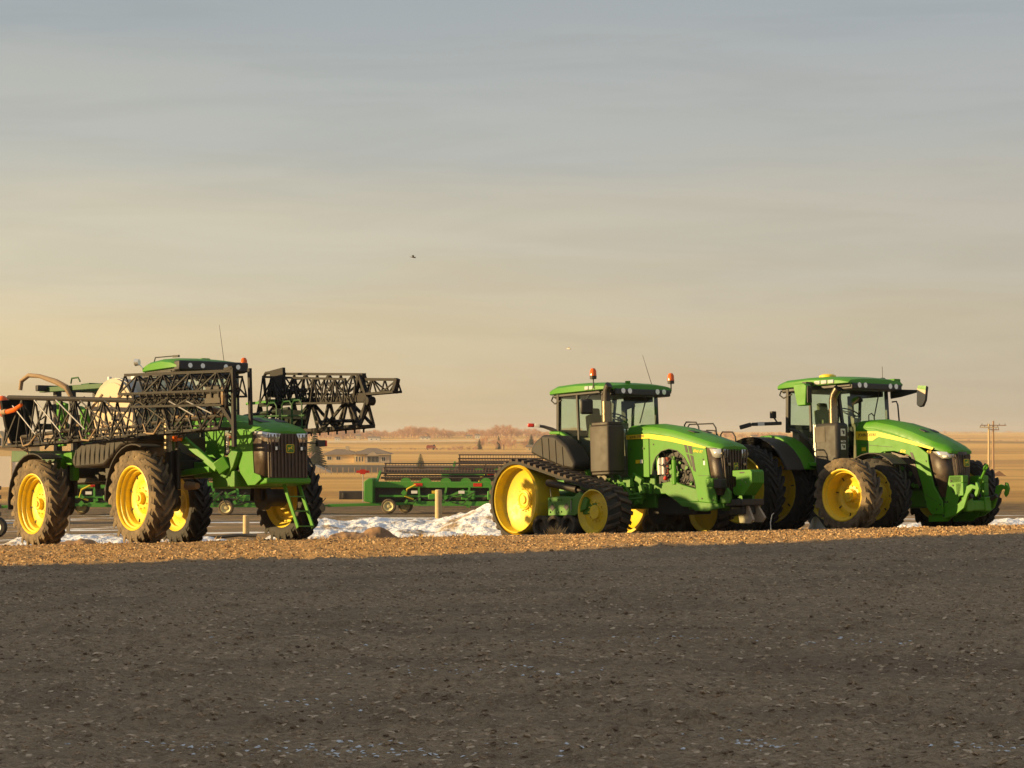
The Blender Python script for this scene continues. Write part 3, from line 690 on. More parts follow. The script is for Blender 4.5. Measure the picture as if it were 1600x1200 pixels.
    b = MB(); b.box((0, 0, 0), (.10, .30, .34)); q = b.build('mirror', M['black'], t, bev=.045); q.location = (1.56, -1.12, 2.93); q.rotation_euler = (0, 0, R(-25))
    beacon(t, (1.65, -.98, 3.60), [(1.72, -.94, 3.28), (1.66, -.98, 3.36), (1.65, -.98, 3.56)], 'orange')
    beacon(t, (2.10, .98, 3.52), [(2.0, .86, 3.24), (2.10, .97, 3.26), (2.10, .98, 3.36), (2.10, .98, 3.48)], 'orange')
    b = MB(); b.tube([(1.75, .70, 3.48), (1.60, .58, 4.15)], [.008, .004], 5); b.build('antenna', M['black'], t)
    b = MB(); b.cyl((2.05, -.3, 3.44), (2.05, -.3, 3.50), .06, n=12); b.build('roof_sensor', M['green'], t)
    # ---- hood
    hood_loft([(2.15, .44, 2.34, 2.50), (2.95, .45, 2.31, 2.48), (3.6, .46, 2.20, 2.38), (4.2, .46, 2.05, 2.22), (4.7, .45, 1.91, 2.07), (5.0, .42, 1.86, 1.97), (5.10, .38, 1.84, 1.89)], 'hood', t, M['green'])
    for y in (-.2, .2):
        b = MB(); b.beam((3.95, y, 2.285), (4.15, y, 2.235), .16, .012); b.build('hood_vent', M['dark'], t, smooth=False)
    for s in (-1, 1):
        arch = [(2.98, 1.36), (3.02, 1.58), (3.12, 1.74), (3.30, 1.86), (3.55, 1.90), (3.80, 1.85), (4.02, 1.70), (4.20, 1.45), (4.32, 1.18), (4.36, 1.02)]
        poly = [(2.90, 2.28), (2.90, 1.36)] + arch + [(4.36, .98), (4.44, .72), (5.0, .66), (4.98, .84), (4.80, 1.30), (4.70, 1.87), (4.2, 2.02), (3.6, 2.17)]
        b = MB(); b.prism(poly, s * .44, s * .475); b.build('side_panel', M['green'], t, bev=.008)
        b = MB(); b.prism([(2.15, 2.30), (2.15, 1.35), (2.86, 1.30), (2.86, 2.28)], s * .42, s * .45); b.build('rear_hood_panel', M['green'], t, bev=.01)
        rim_ = MB()
        for p, q in zip(arch[:-1], arch[1:]): rim_.beam((p[0], s * .477, p[1]), (q[0], s * .477, q[1]), .02, .014)
        rim_.build('arch_seal', M['black'], t)
    side_strip([(2.15, 2.27), (2.15, 2.17), (2.90, 2.16), (3.6, 2.06), (4.2, 1.94), (4.66, 1.86), (4.72, 1.88), (4.2, 2.02), (3.6, 2.16), (2.90, 2.26)], .476, .004, 'yellow_stripe', M['yellow_stripe'], t)
    for s in (-1, 1):
        text('lettering', 'JOHN DEERE', .085, M['dark'], t, (2.52, s * .484, 2.215), (R(90), R(1) * s, 0 if s < 0 else math.pi), .002)
        text('lettering', '8345 RT', .085, M['yellow_stripe'], t, (4.46, s * .478, 1.80), (R(90), R(8), 0) if s < 0 else (R(90), R(-8), math.pi), .002, shear=.2)
        for (pts) in ([(4.02, 2.0), (4.10, 1.98), (4.16, 1.78), (4.08, 1.80)], [(4.14, 1.97), (4.26, 1.94), (4.30, 1.74), (4.20, 1.77)], [(4.09, 1.77), (4.17, 1.75), (4.26, 1.50), (4.24, 1.46)], [(4.21, 1.74), (4.31, 1.71), (4.38, 1.36), (4.30, 1.40)]):
            b = MB(); b.prism(pts, s * .4755, s * .479); b.build('side_vent', M['dark'], t, smooth=False)
        b = MB(); b.beam((4.45, s * .476, 1.28), (4.88, s * .476, 1.26), .003, .008); b.build('panel_seam', M['dark'], t, smooth=False)
    engine_guts(t, 3.0, 4.35, -.46, 1.1, 1.85, 3)
    # grille: wrap-around side mesh and ribbed front
    for s in (-1, 1):
        b = MB(); b.loft([[(4.70, s * .452, 1.87), (4.82, s * .452, 1.3), (4.99, s * .452, .84)], [(4.92, s * .445, 1.86), (5.0, s * .44, 1.3), (5.06, s * .40, .84)], [(5.06, s * .39, 1.84), (5.09, s * .36, 1.3), (5.10, s * .30, .82)]], cap=False)
        b.build('grille_side', M['grille'], t, solid=.01)
        b = MB(); b.loft([[(4.80, s * .458, 1.85), (4.90, s * .458, 1.68)], [(4.95, s * .452, 1.84), (4.98, s * .450, 1.64)], [(5.085, s * .40, 1.83), (5.09, s * .39, 1.64)], [(5.11, s * .20, 1.82), (5.11, s * .22, 1.64)]], cap=False)
        o = b.build('headlight', M['lens'], t, solid=.012)
        for y in (.28, .36):
            q = MB(); q.cyl((5.09, s * y, 1.73), (5.115, s * y, 1.73), .045, n=12); q.build('headlight_bulb', M['chrome'], o)
    ribbed_grille(t, 5.10, -.40, .40, .84, 1.84, 9, .78)
    emblem(t, (5.125, .02, 1.46), (0, 0, R(90)), .125)
    for y in (-.22, .24):
        b = MB(); b.box((5.14, y, 1.50), (.05, .09, .07)); b.build('work_lamp', M['chrome'], t, bev=.01)
    # handrails far side
    b = MB()
    for k, (x0, x1, z) in enumerate(((2.9, 3.35, .22), (3.0, 3.9, .26), (3.55, 3.95, .20), (4.05, 4.5, .24))):
        zb = 2.32 - .1 * k
        b.tube([(x0, .62, zb - .12), (x0, .62, zb + z - .06), (x0 + .06, .62, zb + z), (x1 - .08, .62, zb + z - .02), (x1, .62, zb + z - .12), (x1 + .06, .62, zb - .25)], .017, 6)
    b.build('handrail', M['black'], t)
    # front frame casting, lower parts
    b = MB()
    for s in (-1, 1):
        b.prism([(2.95, 1.12), (3.6, 1.20), (3.9, 1.10), (4.4, .98), (4.4, .72), (3.75, .72), (3.35, .92), (2.95, .92)], s * .30, s * .44)
        b.prism([(3.72, .74), (4.4, .72), (5.02, .66), (5.05, .56), (4.62, .50), (4.3, .52), (4.2, .60), (3.9, .62)], s * .36, s * .46)
        b.prism([(1.75, 1.12), (1.95, 1.22), (2.6, 1.20), (2.95, 1.16), (2.95, .92), (2.6, 1.0), (2.0, 1.06)], s * .44, s * .54)
        b.prism([(4.98, .66), (5.30, .66), (5.30, .90), (5.20, 1.0), (5.12, .84), (5.0, .82)], s * .30, s * .38)
    b.bx(4.0, 5.1, -.36, .36, .56, .72); b.build('front_frame', M['green_cast'], t, bev=.015)
    b = MB()
    rr = random.Random(5)
    for i in range(34):
        x = rr.uniform(1.3, 3.0); z = rr.uniform(.75, 1.35); b.box((x, -.75 + rr.uniform(-.25, .2), z), (rr.uniform(.05, .25), rr.uniform(.04, .12), rr.uniform(.05, .22)), Matrix.Rotation(rr.uniform(0, 3), 3, 'Y'))
    for i in range(8): b.tube([(rr.uniform(1.4, 2.2), -.85, rr.uniform(.9, 1.4)), (rr.uniform(1.8, 2.6), -.95, rr.uniform(.7, 1.2)), (rr.uniform(2.2, 3.0), -.8, rr.uniform(.7, 1.2))], .022, 6)
    b.build('hydraulic_valves', M['green_cast'], t, bev=.008)
    b = MB(); b.cyl((2.8, -.2, .55), (2.8, .2, .55), .3, n=16); b.bx(2.7, 4.1, -.24, .24, .45, .85); b.build('drive_casing', M['dark'], t, bev=.03)
    # weight carrier and suitcase weights
    b = MB(); b.bx(5.12, 5.62, -.34, .34, .60, .74); b.bx(5.1, 5.5, -.2, .2, .42, .6); b.build('weight_bracket', M['dark'], t, bev=.02)
    for i in range(6):
        y = -.22 + i * .062
        b = MB(); b.prism([(5.24, 1.36), (5.78, 1.36), (5.82, 1.31), (5.82, 1.08), (5.56, .82), (5.30, .82), (5.24, .88), (5.24, 1.00), (5.34, 1.02), (5.34, 1.22), (5.24, 1.24)], y, y + .056)
        o = b.build('suitcase_weight', M['green'], t, bev=.008)
        if i == 0:
            for hx, hz in ((5.48, 1.05), (5.54, 1.15), (5.64, 1.10)):
                q = MB(); q.cyl((hx, y - .002, hz), (hx, y - .012, hz), .014, n=8); q.build('bolt', M['steel'], o)
            q = MB(); q.bx(5.46, 5.60, y - .004, y - .001, 1.29, 1.32); q.build('weight_slot', M['dark'], o)
    b = MB(); b.bx(4.85, 5.05, -.62, -.46, 1.02, 1.20); b.build('tow_hook_box', M['green'], t, bev=.01)
    b = MB(); b.bx(5.04, 5.26, -.60, -.42, .98, 1.18); b.build('tow_hook', M['dark'], t, bev=.02)
    b = MB(); b.prism([(5.15, .62), (5.55, .60), (5.70, .30), (5.60, .22), (5.30, .24), (5.25, .52)], -.10, -.04); b.prism([(5.15, .62), (5.55, .60), (5.75, .34), (5.65, .24), (5.30, .26), (5.25, .52)], .2, .26); b.build('drawbar_plate', M['pale_frame'], t)
    # white sign on cab front, coolant bottle
    b = MB(); b.box((2.18, -.62, 2.36), (.04, .22, .10)); b.build('side_marker_lamp', M['lens'], t, bev=.02)
    b = MB(); b.prism([(2.1, 2.30), (2.32, 2.30), (2.22, 1.95), (2.22, 1.55), (2.12, 1.60)], -.70, -.66); b.build('step_bracket', M['pale_frame'], t)
    # small fittings: door handles, latches, decals, bolts
    for s in (-1, 1):
        b = MB(); b.bx(1.34, 1.50, s * .86 - .02, s * .86 + .02, 1.72, 1.77); b.build('door_handle', M['black'], t, bev=.008)
        for x, z in ((2.30, 1.95), (2.70, 1.95), (4.62, 1.62), (4.55, .78), (4.9, .74), (3.05, 2.02)):
            q = MB(); q.cyl((x, s * .478, z), (x, s * .486, z), .018, n=8); q.build('panel_latch', M['dark'], t)
        for x, z, w, h, m_ in ((2.45, 1.62, .12, .08, 'yellow_stripe'), (2.60, 1.62, .07, .08, 'white'), (4.62, 1.50, .05, .09, 'white')):
            q = MB(); q.bx(x, x + w, min(s * .451, s * .479), max(s * .451, s * .479), z, z + h); q.build('safety_decal', M[m_], t)
        b = MB(); b.beam((2.92, s * .4765, 2.27), (2.92, s * .4765, 1.38), .004, .012); b.build('panel_seam', M['dark'], t, smooth=False)
    b = MB()
    for z in (.55, .85, 1.15): b.bx(1.75, 2.2, 1.0, 1.25, z, z + .04)
    b.build('cab_steps', M['dark'], t)
    return t
TT = tracked_tractor()

# ================================================================== WHEELED TRACTOR
def wheeled_tractor():
    t = ground_root('wheeled_tractor', 6.85, 52.70, 40)
    tag(t, 'green tractor on dual rubber tyres with a raised front hitch', 'tractor')
    cab(t, 3.47, xr=(-.04, 2.20), new=True)
    Tr = tyre_mesh(1.025, .48, .74, 26, .06, [M['rubber_clean']])
    Tf = tyre_mesh(.80, .46, .54, 20, .055, [M['mud']])
    Tf2 = tyre_mesh(.80, .46, .54, 20, .055, [M['rubber_clean']])
    RIo = rim_mesh(.74, .48, .66, .02); RIi = rim_mesh(.74, .48, .66, -.10, 12)
    RFo = rim_mesh(.54, .46, .47, .15); RFi = rim_mesh(.54, .46, .47, -.05)
    for s in (-1, 1):
        wheel(t, (0, s * 2.02, 1.01), s, Tr, RIo, spin=.2); wheel(t, (0, s * 1.0, 1.01), s, Tr, RIi, spin=.9)
        wheel(t, (3.05, s * 2.02, .79), s, Tf if s < 0 else Tf2, RFo, spin=.4); wheel(t, (3.05, s * 1.06, .79), s, Tf2, RFi, spin=1.1)
        b = MB(); b.cyl((0, s * .3, 1.01), (0, s * 2.1, 1.01), .085, n=14); b.cyl((0, s * .3, 1.01), (0, s * .8, 1.01), .2, .16, 16); b.build('rear_axle', M['green_cast'], t)
        b = MB(); b.cyl((3.05, s * .3, .78), (3.05, s * .95, .79), .10, n=14); b.cyl((3.05, s * 1.0, .79), (3.05, s * 1.95, .79), .14, n=14); b.build('front_axle', M['yellow'] if s < 0 else M['green_cast'], t)
        # rear fenders: green inner, black extension
        a_ = [R(q) for q in range(20, 150, 13)]
        b = MB(); pts = [(1.20 * math.cos(a), 1.01 + 1.24 * math.sin(a)) for a in a_]
        inn = [(1.14 * math.cos(a), 1.01 + 1.17 * math.sin(a)) for a in a_]
        b.prism(pts + inn[::-1], s * .82, s * 1.30); b.build('rear_fender', M['green'], t, bev=.015)
        b = MB(); pts2 = [(1.24 * math.cos(a), 1.01 + 1.21 * math.sin(a) - .02) for a in a_]; b.prism(pts2 + inn[::-1], s * 1.302, s * 1.88); b.build('fender_extension', M['fender'], t, bev=.02)
        b = MB(); f_ = [R(q) for q in range(45, 140, 12)]; o_ = [(3.05 + .93 * math.cos(a), .79 + .93 * math.sin(a)) for a in f_]; i_ = [(3.05 + .90 * math.cos(a), .79 + .90 * math.sin(a)) for a in f_]
        b.prism(o_ + i_[::-1], s * .82, s * 1.30); b.build('front_fender', M['fender'], t, bev=.008)
    # tail light arm
    for s in (-1, 1):
        b = MB(); b.beam((.15, s * .95, 2.52), (-.32, s * 1.46, 2.51), .05, .08); b.beam((-.32, s * 1.46, 2.51), (-.50, s * 1.66, 2.44), .04, .10); o = b.build('light_arm', M['black'], t, bev=.02)
        b = MB(); b.beam((-.12, s * 1.24, 2.517), (-.22, s * 1.35, 2.515), .065, .085); b.build('reflector_band', M['white'], o)
        b = MB(); b.box((-.02, s * 1.05, 2.72), (.08, .14, .16)); b.tube([(-.0, s * 1.05, 2.66), (.05, s * 1.0, 2.55)], .02); b.build('rear_work_lamp', M['black'], t, bev=.015)
    # exhaust box right side
    b = MB(); b.bx(1.28, 1.98, -1.12, -.72, 1.25, 2.44); b.build('exhaust_canister', M['dark'], t, bev=.08)
    b = MB(); b.bx(1.32, 1.62, -1.128, -1.122, 2.02, 2.36); b.build('canister_plate', M['brown'], t)
    for i, (z, hh) in enumerate(((2.22, .16), (2.02, .04), (1.90, .13))):
        b = MB(); b.box((1.988, -.94, z), (.006, .15, hh)); o = b.build('warning_decal', M['white'], t, smooth=False)
        q = MB(); q.box((1.993, -.94 + .02, z), (.004, .05, hh * .5)); q.box((1.993, -.97, z + hh * .2), (.004, .02, hh * .3)); q.build('decal_print', M['dark'], o, smooth=False)
    b = MB(); b.beam((1.22, -1.0, 1.5), (1.22, -1.0, 2.42), .025, .06); b.beam((1.30, -1.13, 1.9), (1.30, -1.13, 2.42), .02, .03); b.build('canister_bracket', M['steel'], t)
    b = MB(); b.cyl((1.72, -.94, 2.42), (1.72, -.94, 2.76), .105, n=20); b.cyl((1.72, -.94, 2.73), (1.72, -.94, 2.76), .11, n=20); b.build('exhaust_sleeve', M['chrome'], t)
    b = MB(); b.tube([(1.72, -.94, 2.75), (1.72, -.94, 2.95), (1.76, -.94, 3.08), (1.86, -.93, 3.2)], [.095, .095, .095, .10], 18); b.build('exhaust_pipe', M['chrome'], t)
    b = MB(); b.cyl((1.862, -.93, 3.202), (1.868, -.9298, 3.208), .092, n=18); b.build('exhaust_mouth', M['dark'], t)
    # near mirror: hanging green tapered pod; far mirror on a long arm
    b = MB(); b.loft([[(x - .10 * k, -1.12, z), (x + .16 * k, -1.12, z), (x + .16 * k, -1.30, z), (x - .10 * k, -1.30, z)] for x, z, k in ((1.0, 3.36, 1.0), (1.02, 3.30, 1.5), (1.06, 2.92, 1.0), (1.08, 2.86, .9))]); b.build('mirror_pod', M['green'], t, bev=.02)
    b = MB(); b.bx(1.25, 1.27, -1.28, -1.14, 2.92, 3.3); b.beam((1.1, -.95, 3.36), (1.1, -1.2, 3.36), .12, .07); b.build('mirror_glass', M['dark'], t)
    b = MB(); b.loft([[(x, y - h, z - hz) for h, hz in ((-.02, .07), (.02, .07), (.02, -.07), (-.02, -.07))] for x, y, z, hz in ((1.84, .88, 3.12, 1),)] + [[(x, y - .02, z - hz), (x, y + .02, z - hz), (x, y + .02, z + hz), (x, y - .02, z + hz)] for x, y, z, hz in ((1.84, .88, 3.12, .10), (2.15, .88, 3.13, .085), (2.5, .86, 3.14, .045), (2.78, .86, 3.15, .012))]); b.build('mirror_arm', M['black'], t, bev=.01)
    b = MB(); b.prism([(-.13, .22), (.10, .24), (.13, .18), (.11, -.20), (.04, -.25), (-.06, -.24), (-.12, -.10)], -.05, .03, ax='x'); o = b.build('mirror', M['black'], t, bev=.02); o.location = (2.80, .84, 3.02); o.rotation_euler = (0, R(10), R(97))
    q = MB(); q.prism([(-.12, .21), (.09, .23), (.12, .17), (.10, -.19), (.03, -.24), (-.05, -.23), (-.11, -.10)], -.064, -.052, ax='x'); q.build('mirror_lit_face', M['poly'], o, bev=.01)  # cream colour stands in for sunlight on the mirror's broad face
    q = MB(); q.prism([(-.12, .22), (.09, .24), (.11, .17), (-.115, .12)], -.07, -.062, ax='x'); q.build('mirror_cap', M['green'], o)
    b = MB(); b.tube([(1.85, .90, 2.95), (1.92, .98, 2.96), (1.94, 1.0, 2.88), (1.96, 1.02, 2.4)], .018, 8); b.build('grab_rail', M['black'], t)
    b = MB(); b.tube([(2.02, -.1, 2.45), (2.02, -.1, 2.62), (2.02, 0, 2.66), (2.02, .08, 2.6), (2.02, .1, 2.45)], .014, 6); b.build('hood_latch_rail', M['black'], t)
    # roof globe and antenna
    b = MB(); b.revolve([(0, .10), (.12, .095), (.19, .06), (.20, .02), (.17, 0), (0, 0)], 20); o = b.build('gps_globe', M['yellow_stripe'], t); o.location = (1.0, -.30, 3.51); o.rotation_euler = (R(90), 0, 0)
    q = MB(); q.box((0, 0, 0), (.08, .003, .03)); q2 = q.build('globe_mark', M['dark'], o); q2.location = (0, .05, -.201); q2.rotation_euler = (R(90), 0, 0)
    b = MB(); b.revolve([(0, .09), (.05, .08), (.09, .04), (.10, 0), (0, 0)], 16); o = b.build('antenna_dome', M['black'], t); o.location = (1.75, .72, 3.42); o.rotation_euler = (R(90), 0, 0)
    b = MB(); b.tube([(1.75, .72, 3.5), (1.75, .72, 3.76)], .007, 5); b.build('antenna', M['black'], t)
    b = MB(); b.box((1.95, .86, 3.40), (.25, .22, .13)); b.build('roof_corner_lamp', M['green'], t, bev=.02)
    # hood
    ST = [(1.95, .42, 2.36, 2.50), (2.5, .45, 2.32, 2.49), (3.0, .47, 2.20, 2.40), (3.5, .48, 2.03, 2.25), (4.0, .47, 1.84, 2.04), (4.35, .43, 1.74, 1.87), (4.52, .36, 1.70, 1.76), (4.56, .30, 1.69, 1.71)]
    hood_loft(ST, 'hood', t, M['green'])
    for y in (-.17, .17):
        b = MB(); b.beam((3.58, y, 2.215), (3.74, y, 2.15), .15, .012); b.build('hood_vent', M['dark'], t, smooth=False)
    for s in (-1, 1):
        # upper side panel
        b = MB(); b.prism([(1.95, 2.34), (1.95, 1.66), (2.3, 1.62), (2.75, 1.76), (3.05, 1.76), (3.45, 1.66), (3.62, 1.52), (3.80, 1.0), (3.92, .50), (4.05, .34), (4.38, .34), (4.36, .62), (4.15, .95), (4.02, 1.45), (4.00, 1.66), (3.5, 1.98), (3.0, 2.15), (2.5, 2.28)], s * .45, s * .48)
        b.build('side_panel', M['green'], t, bev=.01)
        b = MB(); b.prism([(2.95, 1.745), (3.42, 1.62), (3.62, 1.46), (3.76, .98), (3.70, .96), (3.52, 1.34), (3.35, 1.50), (2.98, 1.68)], s * .43, s * .46); b.build('lower_mesh_trim', M['grille'], t)
        b = MB(); b.prism([(3.50, 1.72), (3.58, 1.70), (3.66, 1.50), (3.56, 1.53)], s * .4805, s * .484); b.build('side_vent', M['dark'], t, smooth=False)
        b = MB(); b.beam((3.86, s * .482, .80), (4.2, s * .482, .62), .003, .008); b.build('panel_seam', M['dark'], t, smooth=False)
    side_strip([(1.95, 2.25), (1.95, 2.06), (2.44, 2.02), (2.62, 2.10), (3.2, 1.98), (3.7, 1.85), (4.12, 1.74), (4.16, 1.78), (3.7, 1.92), (3.2, 2.06), (2.6, 2.21)], .481, .004, 'yellow_stripe', M['yellow_stripe'], t)
    for s in (-1, 1):
        text('lettering', 'JOHN DEERE', .10, M['dark'], t, (2.30, s * .489, 2.15), (R(90), R(2) * -s, 0 if s < 0 else math.pi), .002, sx=.9)
        text('lettering', '8R', .10, M['yellow_stripe'], t, (3.30, s * .484, 1.74), (R(90), R(8), 0) if s < 0 else (R(90), R(-8), math.pi), .002, shear=.2, sx=1.6)
        text('lettering', '410', .085, M['yellow_stripe'], t, (4.03, s * .486, 1.70), (R(90), R(8), 0) if s < 0 else (R(90), R(-8), math.pi), .002, shear=.2)
    # wrap grille
    for s in (-1, 1):
        b = MB(); b.loft([[(4.04, s * .470, 1.68), (4.12, s * .468, 1.3), (4.30, s * .46, .72)], [(4.30, s * .43, 1.67), (4.36, s * .40, 1.3), (4.42, s * .36, .70)], [(4.50, s * .32, 1.60), (4.52, s * .28, 1.3), (4.50, s * .22, .70)]], cap=False)
        b.build('grille_side', M['grille'], t, solid=.012)
        b = MB(); b.loft([[(4.12, s * .474, 1.70), (4.18, s * .472, 1.66)], [(4.28, s * .448, 1.70), (4.34, s * .43, 1.54)], [(4.44, s * .40, 1.68), (4.47, s * .37, 1.53)], [(4.545, s * .27, 1.66), (4.545, s * .25, 1.56)]], cap=False)
        o = b.build('headlight', M['lens'], t, solid=.012)
        q = MB(); q.loft([[(4.36, s * .44, 1.60), (4.38, s * .43, 1.55)], [(4.50, s * .35, 1.60), (4.51, s * .33, 1.55)]], cap=False); q.build('headlight_reflector', M['white'], o, solid=.014)
    b = MB(); b.loft([[(4.50, -.32, 1.68), (4.52, -.26, 1.2), (4.50, -.20, .70)], [(4.60, 0, 1.68), (4.64, 0, 1.2), (4.60, 0, .70)], [(4.50, .32, 1.68), (4.52, .26, 1.2), (4.50, .20, .70)]], cap=False); g = b.build('grille', M['grille'], t, solid=.015)
    for f in (-.8, -.6, -.4, -.2, 0, .2, .4, .6, .8):
        b = MB(); b.beam((4.615 - .1 * abs(f) + .02, f * .30, 1.62), (4.62 - .1 * abs(f) + .02, f * .2, .75), .02, .03); b.build('grille_rib', M['grille'], g)
    emblem(t, (4.655, .02, 1.44), (0, 0, R(90)), .14)
    engine_guts(t, 2.2, 3.75, -.42, .95, 1.65, 9)
    b = MB(); b.bx(-.45, 2.9, -.34, .34, .65, 1.45); b.bx(2.9, 4.35, -.30, .30, .5, .95); b.bx(1.0, 2.3, -.75, .75, .85, 1.25); b.build('chassis', M['green_cast'], t, bev=.03)
    b = MB(); b.bx(1.35, 2.1, -1.05, -.75, .55, 1.2); b.build('battery_box', M['dark'], t, bev=.03)
    b = MB(); b.bx(.85, 1.35, -1.1, -.8, 1.50, 1.58); b.build('step_plate', M['green'], t, bev=.01)
    # front hitch
    for s in (-1, 1):
        b = MB(); b.prism([(3.92, .18), (3.92, .32), (4.32, .36), (4.52, 1.16), (4.86, 1.16), (4.86, .98), (4.80, .74), (4.62, .30), (4.45, .18)], s * .40, s * .43)
        b.bx(4.52, 4.90, min(s * .43, s * .26), max(s * .43, s * .26), 1.0, 1.158); b.bx(4.70, 4.90, min(s * .43, s * .28), max(s * .43, s * .28), .72, 1.0)
        o = b.build('hitch_side_plate', M['green'], t, bev=.012)
        for x, z in ((4.58, 1.05), (4.62, .95), (4.62, .82), (4.40, .60), (4.46, .60), (4.35, .30)):
            q = MB(); q.cyl((x, s * .43, z), (x, s * .442, z), .02, n=8); q.build('bolt_hole', M['dark'], o)
        b = MB(); b.prism([(4.42, .24), (4.72, .30), (4.98, .46), (5.10, .74), (5.22, .86), (5.30, .84), (5.26, .76), (5.30, .68), (5.36, .74), (5.40, .86), (5.36, .98), (5.30, 1.0), (5.30, .92), (5.18, .96), (5.06, .92), (5.02, .78), (4.92, .62), (4.70, .48), (4.50, .42)], s * .47, s * .53)
        b.build('lift_arm', M['green'], t, bev=.012)
        b = MB(); b.cyl((4.62, s * .36, .5), (5.12, s * .42, .72), .05, n=12); b.build('lift_cylinder', M['dark'], t)
    b = MB(); b.bx(4.72, 4.95, -.30, .30, .40, .62); b.bx(4.82, 4.98, -.42, -.2, .38, .7); b.bx(4.82, 4.98, .2, .42, .38, .7); b.build('hitch_crossbeam', M['green'], t, bev=.03)
    b = MB(); b.cyl((4.9, .02, .86), (5.14, .02, 1.26), .03, n=10); b.cyl((4.94, .02, .93), (5.04, .02, 1.10), .055, n=10); b.tube([(5.16 + .05 * math.cos(a) * .7, .02 + .05 * math.sin(a), 1.32 + .05 * math.cos(a)) for a in [2 * math.pi * i / 14 for i in range(15)]], .02, 6); b.build('top_link', M['green'], t)
    for s in (-1, 1):
        b = MB(); b.bx(1.34, 1.50, s * .86 - .02, s * .86 + .02, 1.72, 1.77); b.build('door_handle', M['black'], t, bev=.008)
        b = MB(); b.beam((2.32, s * .4815, 1.66), (2.32, s * .4815, 2.0), .004, .012); b.beam((2.1, s * .4815, 1.95), (3.0, s * .4815, 1.85), .004, .010); b.build('panel_seam', M['dark'], t, smooth=False)
        for x, z in ((2.1, 1.75), (3.2, 1.74), (3.9, .62), (4.2, .45), (4.3, .55), (3.95, 1.5)):
            q = MB(); q.cyl((x, s * .48, z), (x, s * .488, z), .018, n=8); q.build('panel_latch', M['dark'], t)
        q = MB(); q.bx(2.12, 2.24, min(s * .47, s * .484), max(s * .47, s * .484), 1.80, 1.88); q.build('safety_decal', M['yellow_stripe'], t)
    b = MB()
    for y in (-.12, .12, .2): b.tube([(4.55, y, .95), (4.78, y * 1.4, .78), (4.88, y * 1.2, .60), (4.7, y, .5)], .018, 6)
    b.build('hitch_hoses', M['black'], t)
    return t
WT = wheeled_tractor()
# ================================================================== SPRAYER
def truss(b, A, B_, hA, hB, dep, n, r=.028, rw=.016, mi=0):
    """open boom: top chord, two bottom chords dep apart in y, zigzag webs. A, B_ = ends of the top chord; hA, hB = depth below"""
    A, B_ = Vector(A), Vector(B_); at = lambda f: A.lerp(B_, f); hh = lambda f: hA + (hB - hA) * f
    lo = lambda f, k: at(f) + Vector((0, dep * k, -hh(f)))
    b.beam(A, B_, r * 2.2, r * 2.2)
    for k in (-.5, .5): b.beam(lo(0, k), lo(1, k), r * 1.8, r * 1.8)
    for i in range(n + 1):
        f = i / n
        for k in (-.5, .5): b.beam(at(f), lo(f, k), rw * 2, rw * 2)
        b.beam(lo(f, -.5), lo(f, .5), rw * 1.6, rw * 1.6)
        if i < n:
            g = (i + 1) / n
            for k in (-.5, .5):
                if i % 2: b.beam(at(f), lo(g, k), rw * 2, rw * 2)
                else: b.beam(lo(f, k), at(g), rw * 2, rw * 2)
            b.beam(lo(f, -.5 if i % 2 else .5), lo(g, .5 if i % 2 else -.5), rw * 1.4, rw * 1.4)

def plumbing(b, A, B_, n, rs, r=.02):
    """spray line with nozzle bodies"""
    A, B_ = Vector(A), Vector(B_); b.cyl(A, B_, r, n=6)
    for i in range(n):
        p = A.lerp(B_, (i + .5) / n); b.cyl(p + Vector((0, 0, .03)), p - Vector((0, 0, .10)), .028, .02, 6); b.box(p + Vector((0, 0, .0)), (.07, .06, .05))

